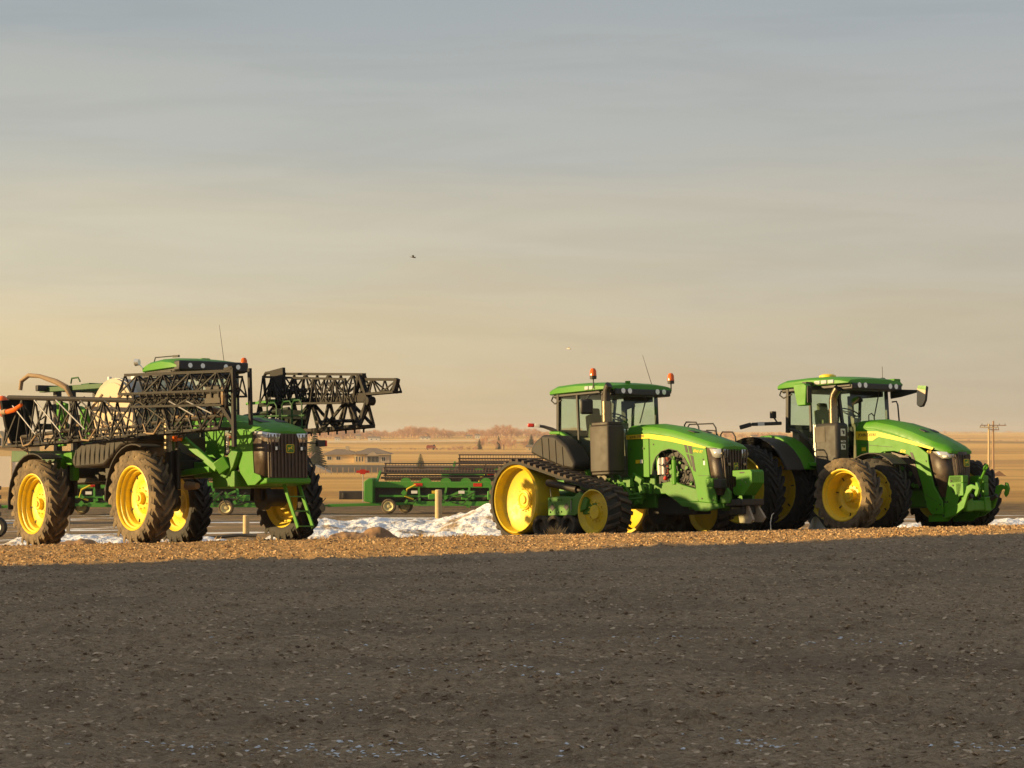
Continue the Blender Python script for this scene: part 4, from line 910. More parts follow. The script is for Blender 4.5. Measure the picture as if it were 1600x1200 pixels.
def sprayer():
    t = ground_root('field_sprayer', -8.52, 48.70, 39); t.scale = (.9, .9, .9)
    tag(t, 'tall green sprayer with black folded booms and a ladder under its nose', 'sprayer')
    rr = random.Random(11)
    T1 = tyre_mesh(1.03, .50, .675, 22, .085, [M['mud'], M['mud']], .085); T2 = tyre_mesh(1.03, .50, .675, 22, .085, [M['rubber_clean']], .085)
    RM = rim_mesh(.675, .50, .56, .05, 10, .23)
    for x, sp in ((0, .1), (4.67, .55)):
        for s in (-1, 1):
            wheel(t, (x, s * 1.90, 1.02), s, T1 if s < 0 else T2, RM, spin=sp)
            b = MB(); b.cyl((x, s * 1.2, 1.02), (x, s * 1.75, 1.02), .20, n=18); b.cyl((x, s * 1.15, 1.02), (x, s * 1.3, 1.02), .28, n=18); b.build('wheel_motor', M['dark'], t)
            b = MB(); b.beam((x, s * 1.18, .95), (x, s * 1.12, 2.05), .22, .26); b.cyl((x + .22, s * 1.12, 1.2), (x + .22, s * 1.1, 2.1), .06, n=12); b.beam((x - .1, s * 1.12, 2.0), (x - .1, s * .5, 1.75), .2, .24); b.build('suspension_leg', M['dark'], t, bev=.02)
    # fenders
    for s in (-1, 1):
        for x, a0, a1 in ((0, 62, 185), (4.67, 70, 182)):
            f_ = [R(q) for q in np.linspace(a0, a1, 12)]; o_ = [(x + 1.20 * math.cos(a), 1.02 + 1.18 * math.sin(a)) for a in f_]; i_ = [(x + 1.165 * math.cos(a), 1.02 + 1.145 * math.sin(a)) for a in f_]
            b = MB(); b.prism(o_ + i_[::-1], s * 1.62, s * 2.14); b.build('fender', M['fender'], t, bev=.01)
    # frame
    b = MB()
    for s in (-1, 1): b.bx(-1.4, 6.6, s * .5 - .09, s * .5 + .09, 1.52, 1.86)
    for x in (-.9, 0, 1.6, 3.2, 4.67, 6.2): b.bx(x - .12, x + .12, -.5, .5, 1.5, 1.8)
    for x in (0, 4.67): b.bx(x - .2, x + .2, -1.1, 1.1, 1.62, 1.84)
    b.build('chassis', M['dark'], t, bev=.02)
    b = MB()
    for i in range(40): b.box((rr.uniform(.8, 4.0), rr.uniform(-1.0, -.5), rr.uniform(1.15, 1.7)), (rr.uniform(.1, .4), rr.uniform(.05, .2), rr.uniform(.05, .25)))
    for i in range(14): b.tube([(rr.uniform(.5, 1.5), -.8, rr.uniform(1.2, 1.7)), (rr.uniform(1.5, 3), -.95, rr.uniform(1.0, 1.5)), (rr.uniform(3, 4.2), -.8, rr.uniform(1.2, 1.7))], .025, 6)
    b.build('hydraulic_lines', M['dark'], t)
    # solution tank: big transverse drum with steel bands
    c = (1.72, 0, 3.02); K = 44
    arc = lambda Rr, w: [(1.72 + w * math.cos(a), 2.52 + (Rr) * math.sin(a)) for a in [math.pi * q / 20 for q in range(21)]]
    b = MB(); b.prism(arc(1.33, 1.17) + [(.55, 1.95), (2.89, 1.95)], -.95, .95); o = b.build('solution_tank', M['tank'], t)
    for y in (-.80, -.35, .35, .80):
        q = MB(); q.prism(arc(1.345, 1.185) + arc(1.325, 1.165)[::-1], y - .06, y + .06); q.build('tank_band', M['steel'] if abs(y) > .5 else M['black'], o)
    q = MB(); q.cyl((1.72, -.2, 3.82), (1.72, -.2, 3.93), .22, n=20); q.cyl((1.35, -.8, 3.74), (1.35, -.8, 3.92), .05, n=10); q.build('tank_lid', M['white'], o)
    b = MB(); b.prism(arc(1.24, 1.09) + [(.66, 2.0), (2.78, 2.0)], -.985, -.945); b.build('tank_side_shell', M['poly'], t, bev=.05)
    # ribbed black fuel tank between the wheels
    b = MB(); pf = [(1.36, 2.0), (1.50, 2.20), (1.85, 2.34), (2.5, 2.37), (3.6, 2.40), (4.4, 2.40), (4.4, 2.28), (3.6, 2.2), (3.2, 2.0), (2.95, 1.86), (2.8, 1.80), (1.48, 1.80), (1.36, 1.9)]
    b.prism(pf, -1.80, -1.05); o = b.build('fuel_tank', M['fender'], t, bev=.05)
    for k in range(9):
        x = 1.55 + k * .22; zt = np.interp(x, [1.36, 1.5, 1.85, 2.5, 4.4], [2.0, 2.2, 2.34, 2.37, 2.4])
        r = MB(); r.tube([(x - .02, -1.80, 1.86 + max(0, x - 2.6) * .25), (x, -1.815, 2.05), (x + .04, -1.79, zt - .05), (x + .12, -1.6, zt + .012), (x + .14, -1.2, zt + .015)], .020, 6); r.build('tank_rib', M['dark'], o)
    b = MB(); b.bx(1.7, 4.45, -1.62, -1.1, 2.44, 2.50); b.build('walkway_edge', M['pale_frame'], t, bev=.015)
    # chrome exhaust / air tank upright
    b = MB(); b.cyl((4.66, -1.18, 2.02), (4.66, -1.18, 2.95), .135, n=22); b.cyl((4.66, -1.18, 2.95), (4.66, -1.18, 3.15), .10, n=18); o = b.build('exhaust_stack', M['chrome'], t)
    q = MB()
    for i in range(7): q.beam((4.55 + i * .03, -1.33, 2.86), (4.55 + i * .03, -1.33, 3.08), .014, .02)
    q.bx(4.52, 4.78, -1.34, -1.3, 2.82, 3.1); q.build('heat_guard', M['brown'], t)
    # cab behind the hood
    e = MB()
    for s in (-1, 1):
        e.beam((3.0, s * .78, 2.3), (3.05, s * .85, 3.85), .09, .09); e.beam((4.35, s * .78, 2.5), (4.25, s * .83, 3.85), .07, .07); e.beam((3.05, s * .85, 3.82), (4.25, s * .85, 3.82), .07, .1); e.beam((3.6, s * .82, 2.4), (3.6, s * .85, 3.8), .05, .05); e.beam((3.0, s * .8, 2.35), (4.35, s * .8, 2.35), .08, .2)
    e.beam((4.27, -.85, 3.80), (4.27, .85, 3.80), .08, .14); e.build('cab_frame', M['black'], t, bev=.01)
    for s in (-1, 1):
        g = MB(); g.prism([(3.02, 2.45), (4.34, 2.45), (4.25, 3.78), (3.06, 3.78)], 0, .008); g.build('side_window', M['glass'], t, smooth=False).location = (0, s * .83, 0)
    g = MB(); g.prism([(-.76, 2.5), (.76, 2.5), (.82, 3.76), (-.82, 3.76)], 0, .008, ax='x'); g.build('windscreen', M['glass'], t, smooth=False).location = (4.32, 0, 0)
    f = MB(); f.bx(3.0, 4.35, -.78, .78, 2.0, 2.35); f.bx(2.95, 3.05, -.8, .8, 2.3, 2.7); f.build('cab_floor', M['interior'], t)
    f = MB(); f.bx(3.3, 3.8, -.26, .26, 2.7, 2.84); f.box((3.28, 0, 3.2), (.13, .5, .75), Matrix.Rotation(R(-8), 3, 'Y')); f.build('driver_seat', M['seat'], t, bev=.04)
    f = MB(); f.cyl((4.05, 0, 2.4), (3.98, 0, 3.15), .06, n=8); ring = [(3.98 + .2 * math.cos(a) * .9, .2 * math.sin(a), 3.17 - .09 * math.cos(a)) for a in [2 * math.pi * i / 20 for i in range(21)]]; f.tube(ring, .016, 6); f.build('steering_wheel', M['black'], t)
    secs = []
    for x, hz, wd in ((2.92, -.14, .80), (3.0, -.06, .88), (3.3, .0, .93), (3.9, .03, .94), (4.35, -.03, .93), (4.52, -.09, .90), (4.57, -.15, .82)):
        zt = 4.12 + hz; zb = 3.90
        secs.append([(x, -wd + .05, zb), (x, -wd, zb + .02), (x, -wd, zt - .07), (x, -wd + .1, zt - .015), (x, -wd * .5, zt + .02), (x, 0, zt + .03), (x, wd * .5, zt + .02), (x, wd - .1, zt - .015), (x, wd, zt - .07), (x, wd, zb + .02), (x, wd - .05, zb)])
    b = MB(); b.loft(secs); b.build('roof', M['green'], t)
    b = MB(); b.bx(3.1, 4.60, -.86, .86, 3.82, 3.92); b.bx(4.40, 4.64, -.90, .90, 3.84, 4.06); b.build('roof_underside', M['black'], t, bev=.03)
    for y in (-.62, -.3, .3, .62):
        b = MB(); b.cyl((4.62, y, 3.95), (4.65, y, 3.95), .055, n=12); b.build('roof_lamp', M['lens'], t)
    b = MB(); b.cyl((2.98, -.95, 4.13), (2.90, -1.0, 4.13), .07, .085, 14); b.cyl((2.90, -1.0, 4.13), (2.89, -1.007, 4.13), .065, n=14); b.tube([(2.98, -.95, 4.08), (3.05, -.9, 3.98)], .02); b.build('rear_work_lamp', M['lens'], t)
    b = MB(); b.tube([(3.05, -.6, 4.15), (3.1, -.6, 4.24), (3.9, -.55, 4.22)], .014, 6); b.beam((3.8, -.55, 4.215), (4.05, -.55, 4.205), .04, .05); b.build('roof_camera_arm', M['black'], t)
    b = MB(); b.box((4.0, .15, 4.14), (.12, .22, .08)); b.build('roof_receiver', M['green'], t, bev=.02)
    beacon(t, (4.48, .88, 4.02), [(4.40, .80, 3.9), (4.48, .88, 3.95)], 'orange', .17)
    b = MB(); b.tube([(4.1, .6, 4.05), (4.02, .53, 4.95)], [.008, .004], 5); b.build('antenna', M['black'], t)
    # hood
    hood_loft([(4.45, .50, 2.58, 2.86), (5.2, .53, 2.56, 2.84), (6.0, .56, 2.52, 2.76), (6.8, .58, 2.44, 2.64), (7.25, .58, 2.37, 2.52), (7.48, .54, 2.33, 2.42), (7.55, .48, 2.31, 2.35)], 'hood', t, M['green'])
    for y in (-.22, .22):
        b = MB(); b.beam((6.6, y, 2.675), (7.05, y, 2.57), .26, .012); b.build('hood_vent', M['dark'], t, smooth=False)
    for s in (-1, 1):
        b = MB(); b.prism([(5.15, 2.54), (5.18, 1.75), (5.9, 1.60), (5.95, 2.52)], s * .55, s * .58); b.build('rear_side_panel', M['green'], t, bev=.01)
        b = MB(); b.prism([(6.42, 2.48), (6.42, 2.1), (6.62, 1.5), (6.78, 1.36), (6.92, 1.22), (7.20, 1.22), (7.45, 1.34), (7.40, 1.42), (7.16, 1.48), (7.10, 2.34)], s * .585, s * .615); b.build('side_panel', M['green'], t, bev=.01)
        b = MB(); b.loft([[(7.10, s * .592, 2.36), (7.14, s * .59, 1.40)], [(7.42, s * .57, 2.36), (7.40, s * .55, 1.38)], [(7.55, s * .48, 2.32), (7.52, s * .47, 1.38)]], cap=False); b.build('grille_side', M['grille'], t, solid=.012)
        b = MB(); b.loft([[(7.18, s * .60, 2.36), (7.30, s * .598, 2.22)], [(7.46, s * .565, 2.34), (7.46, s * .56, 2.14)], [(7.575, s * .46, 2.31), (7.575, s * .46, 2.11)], [(7.585, s * .10 + s * .10, 2.30), (7.585, s * .27, 2.11)]], cap=False); o = b.build('headlight', M['lens'], t, solid=.012)
        for y in (.36, .44):
            q = MB(); q.cyl((7.57, s * y, 2.20), (7.595, s * y, 2.20), .04, n=12); q.build('headlight_bulb', M['chrome'], o)
    ribbed_grille(t, 7.56, -.50, .50, 1.36, 2.30, 11, .97)
    emblem(t, (7.60, .03, 1.98), (0, 0, R(90)), .16)
    for y in (-.30, .34):
        b = MB(); b.box((7.61, y, 1.98), (.05, .14, .09)); b.build('work_lamp', M['black'], t, bev=.02)
        b = MB(); b.box((7.64, y - .05, 1.98), (.01, .05, .07)); b.build('work_lamp_lens', M['lens'], t)
    b = MB(); b.prism([(6.92, 1.20), (7.58, 1.24), (7.58, 1.36), (6.92, 1.36)], -.56, .56); b.build('front_bumper', M['green'], t, bev=.03)
    engine_guts(t, 5.9, 6.5, -.56, 1.7, 2.3, 5)
    b = MB(); b.prism([(4.9, 1.45), (6.2, 1.40), (6.5, 1.62), (6.7, 1.95), (6.45, 2.0), (6.1, 1.75), (4.9, 1.80)], -.72, -.60); b.bx(5.6, 6.5, -.68, .68, 1.2, 1.55); b.build('step_frame', M['green_cast'], t, bev=.02)
    b = MB(); b.beam((5.0, -1.05, 2.30), (6.1, -.85, 1.60), .10, .16); b.beam((6.1, -.85, 1.60), (6.3, -.7, 1.75), .2, .3); b.beam((4.4, -.9, 1.55), (5.9, -.9, 1.60), .1, .14); b.build('lift_brace', M['green'], t, bev=.02)
    b = MB(); b.ball((5.0, -1.15, 2.28), .09, 12, 7, .6); b.build('air_cleaner_cap', M['steel'], t)
    b = MB(); b.bx(4.95, 5.25, -1.28, -1.2, 2.24, 2.36); b.build('side_marker', M['orange'], t, bev=.01)
    b = MB(); b.cyl((5.0, -.95, 1.28), (5.35, -.9, 1.26), .10, .07, 12); b.build('air_bag', M['hose'], t)
    # ladder under the nose
    b = MB(); e_ = empty('ladder', t)
    A, B_ = (7.35, .08, 1.28), (7.95, .08, .32)
    for y in (.02, .40):
        q = MB(); q.beam((7.32, y, 1.28), (7.86, y, .30), .03, .085); q.build('ladder_rail', M['green'], e_)
    for f in (.32, .64, .97):
        q = MB(); x = 7.32 + .54 * f; z = 1.28 - .98 * f; q.box((x, .21, z), (.12, .36, .025)); q.build('rung', M['green_cast'], e_)
    # right side lamp
    b = MB(); b.beam((7.2, .58, 2.14), (7.25, 1.0, 2.12), .03, .03); b.box((7.28, 1.02, 2.12), (.10, .20, .14)); b.build('marker_lamp_arm', M['black'], t, bev=.01)
    b = MB(); b.box((7.28, 1.14, 2.12), (.11, .04, .13)); b.build('marker_lens', M['red'], t, bev=.01)
    b = MB(); b.tube([(7.3, .62, 1.9), (7.45, .72, 1.6), (7.4, .66, 1.3), (7.2, .6, 1.1)], .02); b.build('front_hose', M['black'], t)
    # handrails on the far walkway
    b = MB()
    for x in (5.3, 5.9, 6.3):
        b.tube([(x, .95, 2.3), (x, .95, 3.02), (x + .08, .95, 3.1), (x + .3, .95, 3.1), (x + .38, .95, 3.02), (x + .38, .95, 2.3)], .02, 6)
    b.tube([(4.6, .95, 2.85), (6.8, .95, 2.75)], .02); b.tube([(4.6, .95, 2.6), (6.8, .95, 2.5)], .02); b.build('handrail', M['green_dark'], t)
    # rear boom frame
    e_ = empty('boom_lift_frame', t); b = MB()
    for s in (-1, 1):
        b.beam((-1.3, s * .75, 1.5), (-1.3, s * .75, 3.85), .14, .18); b.beam((-.4, s * .6, 1.7), (-.7, s * .7, 3.7), .12, .14); b.beam((-1.3, s * .9, 3.4), (-.4, s * .6, 2.4), .10, .12); b.beam((-1.35, s * .3, 2.0), (-1.35, s * .3, 3.9), .1, .12)
    for z in (2.1, 2.9, 3.82): b.beam((-1.3, -1.3, z), (-1.3, 1.3, z), .12, .14)
    b.build('mast', M['black'], e_, bev=.01)
    b = MB(); b.beam((-1.6, -1.0, 3.80), (1.2, -.85, 3.72), .16, .12); b.beam((-1.6, 1.0, 3.80), (1.2, .85, 3.72), .16, .12); b.beam((-.2, -.6, 3.78), (-.2, .6, 3.78), .4, .2); b.build('top_arm', M['green_dark'], e_, bev=.01)
    b = MB(); b.beam((-2.15, -1.45, 2.22), (.6, -1.2, 2.10), .20, .26); b.beam((-2.1, 1.4, 2.2), (.5, 1.2, 2.1), .2, .26); b.build('lower_beam', M['green_dark'], e_, bev=.01)
    b = MB(); b.tube([(-.15, -1.0, 3.86), (-.1, -1.0, 3.98), (.2, -1.0, 3.98), (.3, -1.0, 3.88)], .02); b.build('lifting_eye', M['green_dark'], e_)
    b = MB(); b.tube([(-1.55, -1.6, 3.78), (-1.52, -1.58, 4.0), (-1.3, -1.5, 4.12), (-.95, -1.4, 4.08), (-.5, -1.2, 3.92), (-.2, -1.1, 3.78), (-.1, -1.0, 3.5)], [.05, .055, .055, .05, .07, .07, .05], 10); b.build('feed_hose', M['hose'], e_)
    b = MB()
    for i in range(12):
        a = Vector((rr.uniform(-1.6, 3.5), -1.25, rr.uniform(2.5, 3.5))); q = a + Vector((rr.uniform(-.5, .8), rr.uniform(-.1, .2), rr.uniform(-.5, .3))); m_ = (a + q) / 2 + Vector((0, -.1, -rr.uniform(.1, .3))); b.tube([a, m_, q], .032, 6)
    b.build('spray_hoses', M['hose'], e_)
    b = MB()
    for i in range(16):
        a = Vector((rr.uniform(-1.5, 6.5), -1.4, rr.uniform(2.4, 3.3))); q = a + Vector((rr.uniform(-.6, .8), rr.uniform(-.1, .2), rr.uniform(-.4, .4))); m_ = (a + q) / 2 + Vector((0, -.1, -rr.uniform(.1, .3))); b.tube([a, m_, q], .022, 6)
    b.build('hydraulic_hoses', M['black'], e_)
    b = MB()
    for x, z in ((5.4, 2.72), (6.3, 2.70), (6.9, 2.75), (5.9, 2.7)): b.tube([(x - .25, -1.3, z), (x - .1, -1.36, z + .05), (x + .1, -1.36, z + .02), (x + .28, -1.3, z - .05)], [.04, .09, .09, .04], 8)
    b.build('boom_air_springs', M['hose'], e_)
    for k in range(9):       # drooping feed hoses under the near boom
        x0 = -.6 + k * .95; q = MB(); q.tube([(x0, -2.08, 2.60), (x0 + .2, -2.12, 2.44 - rr.uniform(0, .08)), (x0 + .5, -2.12, 2.42 - rr.uniform(0, .1)), (x0 + .75, -2.08, 2.60)], .02, 6); q.build('drooping_hose', M['black'] if k % 3 else M['hose'], e_)
    # green panels behind truss
    b = MB(); b.prism([(-.75, 2.4), (-.45, 2.4), (-.35, 3.4), (-.8, 3.5)], -1.05, -.95); b.prism([(.6, 2.3), (1.0, 2.3), (.7, 3.2), (.4, 3.3)], -1.1, -1.0); b.build('mast_plate', M['green'], e_, bev=.02)
    b = MB(); b.bx(.2, .6, -1.4, -1.1, 1.9, 2.2); b.bx(.3, .5, -1.3, -1.15, 1.55, 1.9); b.cyl((.1, -1.5, 2.0), (.1, -1.3, 2.0), .18, n=14); b.build('boom_rest', M['green'], e_, bev=.02)
    # ---- booms
    def boom(s, full):
        e_ = empty('spray_boom', t)
        Y = lambda y: s * y
        if full:
            b = MB(); truss(b, (-1.6, Y(1.85), 3.58), (8.1, Y(1.85), 2.86), 1.16, .50, s * .36, 15, .030, .017); b.build('inner_boom', M['black_steel'], e_)
            b = MB(); b.tube([(-1.6, Y(1.88), 3.60), (8.1, Y(1.88), 2.88)], .055, 8); b.build('boom_top_pipe', M['black_steel'], e_)
            b = MB(); plumbing(b, (-1.0, Y(2.06), 2.50), (8.0, Y(2.06), 2.44), 24, rr); b.build('nozzle_line', M['black_steel'], e_)
            b = MB(); b.cyl((-.9, Y(1.9), 2.62), (1.6, Y(1.9), 2.66), .045, n=8); b.cyl((2.0, Y(1.9), 2.6), (4.9, Y(1.9), 2.58), .035, n=8); b.cyl((5.2, Y(1.9), 2.62), (8.2, Y(1.9), 2.62), .04, n=8); b.build('boom_fold_cylinder', M['brown'], e_)
            for k, (x0, z0, x1, z1) in enumerate(((-1.0, 3.36, .15, 2.62), (.1, 3.42, 1.35, 2.62), (1.15, 3.36, 2.5, 2.62), (2.3, 3.28, 3.6, 2.62), (3.4, 3.2, 4.8, 2.6), (4.9, 3.1, 6.0, 2.62), (6.2, 3.02, 7.2, 2.66), (6.9, 2.98, 7.9, 2.66))):
                q = MB(); q.cyl((x0, Y(2.08), z0), (x1, Y(2.08), z1), .017, n=6); q.build('tension_rod', M['steel'] if k in (0, 1, 2, 6, 7) else M['chrome'], e_)
        else:
            b = MB(); truss(b, (3.6, Y(1.85), 3.22), (7.85, Y(1.85), 3.08), .74, .60, s * .36, 6, .045, .028); b.beam((3.6, Y(1.85), 3.22), (7.9, Y(1.85), 3.08), .10, .14); b.build('inner_boom', M['black_steel'], e_)
            b = MB(); plumbing(b, (4.2, Y(2.06), 2.50), (7.6, Y(2.06), 2.46), 10, rr); b.bx(4.8, 5.2, min(Y(1.7), Y(2.1)), max(Y(1.7), Y(2.1)), 2.5, 2.95); b.build('nozzle_line', M['black_steel'], e_)
            b = MB(); b.beam((7.35, Y(1.85), 3.0), (7.58, Y(1.85), 3.6), .08, .10); b.beam((7.9, Y(1.85), 3.02), (7.58, Y(1.85), 3.6), .06, .08); b.beam((7.9, Y(1.85), 3.02), (7.45, Y(1.85), 2.45), .07, .10); b.beam((7.35, Y(1.85), 3.1), (7.45, Y(1.85), 2.45), .07, .08); b.beam((7.35, Y(1.85), 3.05), (7.9, Y(1.85), 3.02), .07, .08); b.build('hinge_plate', M['black_steel'], e_, bev=.01)
        # upper folded section
        if full:
            x0, x1, z0, z1, h0, h1 = 4.2, 8.55, 3.72, 3.50, .42, .40
        else:
            x0, x1, z0, z1, h0, h1 = 3.9, 7.6, 3.90, 3.62, .62, .52
        b = MB(); truss(b, (x0, Y(2.0), z0), (x1, Y(2.0), z1), h0, h1, s * .34, 8, .026, .015); truss(b, (x0 + .2, Y(1.62), z0 - .10), (x1 - .2, Y(1.62), z1 - .10), h0, h1, s * .2, 8, .022, .013)
        b.build('middle_boom', M['black_steel'], e_)
        b = MB(); plumbing(b, (x0 + .2, Y(2.15), z0 - .46), (x1 - .1, Y(2.15), z1 - .44), 14, rr, .016); b.build('nozzle_line', M['black_steel'], e_)
        if full:
            b = MB(); b.tube([(4.25, Y(1.75), 3.62), (8.3, Y(1.75), 3.46)], .03, 6); truss(b, (4.6, Y(1.95), 3.20), (8.3, Y(1.95), 3.02), .2, .2, s * .25, 8, .025, .012); b.build('outer_boom', M['black_steel'], e_)
            b = MB(); b.prism([(7.75, 3.22), (8.25, 3.2), (8.3, 2.86), (7.7, 2.88)], Y(2.1), Y(2.13)); b.build('gusset_plate', M['brown'], e_)
            # upright end frame
            b = MB(); b.beam((8.60, Y(2.0), 3.56), (8.62, Y(2.0), 1.95), .07, .09); b.beam((8.60, Y(1.6), 3.56), (8.62, Y(1.6), 2.4), .06, .08); b.beam((8.3, Y(2.0), 3.54), (8.62, Y(2.0), 3.56), .07, .07); b.beam((8.3, Y(2.0), 2.95), (8.58, Y(2.0), 3.5), .045, .05); b.beam((8.0, Y(1.95), 2.9), (8.6, Y(2.0), 2.4), .06, .09); b.tube([(8.35, Y(2.05), 3.2), (8.5, Y(2.1), 3.0), (8.5, Y(2.1), 2.8), (8.42, Y(2.05), 2.75)], .04); b.build('end_frame', M['black_steel'], e_)
            b = MB(); b.tube([(8.40, Y(2.12), 3.16), (8.46, Y(2.14), 3.0), (8.40, Y(2.12), 2.82)], [.03, .06, .03]); b.build('hose_sleeve', M['hose'], e_)
            # pad and orange guard at the rear tip
            b = MB(); b.prism([(Y(2.12), 3.52), (Y(1.25), 3.58), (Y(1.35), 2.75), (Y(1.50), 2.42), (Y(1.80), 2.40), (Y(2.0), 2.9)], -1.62, -1.50, ax='x'); b.build('tip_panel', M['flat_black'], e_, bev=.02)
            b = MB(); b.ball((-1.98, Y(1.85), 3.50), .15, 14, 8, 1.15); b.build('tip_bumper', M['orange'], e_)
            b = MB(); b.tube([(-1.92, Y(1.9), 3.20), (-1.70, Y(2.0), 3.24), (-1.2, Y(2.08), 3.24), (-.85, Y(2.10), 3.26), (-.55, Y(2.08), 3.36)], [.05, .055, .06, .06, .04], 10); o = b.build('tip_hose', M['orange'], e_)
            b = MB(); b.tube([(-1.62, Y(2.03), 3.245), (-1.32, Y(2.075), 3.245)], .064, 10); b.build('hose_wrap', M['hose'], o)
            b = MB(); b.prism([(-2.2, 2.68), (-1.4, 2.64), (-1.38, 2.52), (-2.2, 2.54)], Y(1.5), Y(1.62)); b.beam((-1.9, Y(1.56), 2.5), (-1.2, Y(1.6), 2.3), .05, .05); b.beam((-1.3, Y(1.6), 2.55), (-1.1, Y(1.6), 2.05), .03, .03); b.build('tip_bracket', M['hose'], e_)
        else:
            b = MB(); truss(b, (7.5, Y(1.95), 3.52), (8.85, Y(1.95), 3.42), .34, .26, s * .2, 3, .028, .014); b.beam((8.85, Y(1.95), 3.44), (8.74, Y(1.95), 3.14), .1, .1); b.build('outer_boom', M['black_steel'], e_)
            b = MB(); b.prism([(3.95, 3.96), (4.5, 4.0), (4.52, 3.30), (4.0, 3.34)], Y(1.9), Y(1.98)); b.tube([(3.62, Y(2.0), 3.4), (3.55, Y(2.0), 3.85), (3.65, Y(2.0), 3.93), (3.95, Y(2.0), 3.93)], .04); b.beam((7.58, Y(1.95), 3.64), (7.58, Y(1.95), 3.10), .10, .12); b.beam((7.6, Y(1.9), 3.5), (7.9, Y(1.9), 3.1), .06, .08); b.beam((7.95, Y(1.88), 3.0), (7.5, Y(1.88), 2.45), .05, .07); b.cyl((7.9, Y(1.8), 3.02), (7.9, Y(2.0), 3.02), .10, n=12); b.build('end_frame', M['black_steel'], e_, bev=.01)
            b = MB(); b.beam((3.2, Y(1.75), 3.24), (5.6, Y(1.75), 3.22), .05, .06); b.tube([(4.2, Y(2.02), 3.9), (4.28, Y(2.05), 3.6), (4.15, Y(2.05), 3.2), (4.1, Y(1.9), 2.9)], .03); b.build('boom_cradle', M['green_old'], e_)
            b = MB(); b.beam((5.0, Y(1.4), 2.9), (5.5, Y(1.85), 2.85), .08, .2); b.cyl((4.4, Y(1.8), 3.46), (5.6, Y(1.8), 3.40), .05, n=8); b.cyl((6.0, Y(1.8), 2.66), (7.4, Y(1.8), 2.62), .04, n=8); b.cyl((3.8, Y(1.3), 2.9), (5.2, Y(1.6), 3.0), .05, n=8); b.build('boom_fold_cylinder', M['dark'], e_)
        b = MB()
        for i in range(26 if full else 14):
            x = rr.uniform(x0 + .2, x1 - .5); zt = z0 + (z1 - z0) * (x - x0) / (x1 - x0); a = Vector((x, Y(rr.uniform(1.7, 2.1)), zt - rr.uniform(.1, .4))); q = a + Vector((rr.uniform(.2, .7), 0, rr.uniform(-.2, .1))); b.tube([a, (a + q) / 2 + Vector((0, 0, -rr.uniform(.03, .12))), q], rr.choice((.014, .018, .03)), 5)
        b.build('boom_hoses', M['black'], e_)
    boom(-1, True); boom(1, False)
    return t
SP = sprayer()
# ================================================================== WAREHOUSE that shades the yard (left of the frame, beside the photographer)
def warehouse():
    a = R(SUN_AZ); yc = 34.3 - 26 * math.tan(a)      # its far corner throws the edge of the shade
    yN = 0
    b = MB(); t = empty('warehouse', None, (-26, yc, gz(-26, yc))); t.rotation_euler = (0, 0, a)
    tag(t, 'long grey steel warehouse beside the yard whose shade covers the gravel', 'building')
    b.bx(-34, 0, -90, yN, -1.5, 10.8); b.build('wall', M['white_wall'], t)
    b = MB(); b.prism([(-34.6, 10.8), (.2, 10.8), (.2, 11.0), (-17, 12.8), (-34.6, 11.0)], -90.5, yN); b.build('roof', M['roof'], t)
    for y in (-80, -60, -40, -18):
        b = MB(); b.bx(.0, .12, y - 2.5, y + 2.5, -.2, 5); b.build('loading_door', M['pale_frame'], t)
warehouse()

M['cream'] = mat('faded_cream_rim', (.72, .62, .30), .6, dust=(.35, .26, .13), dust_amt=.4)
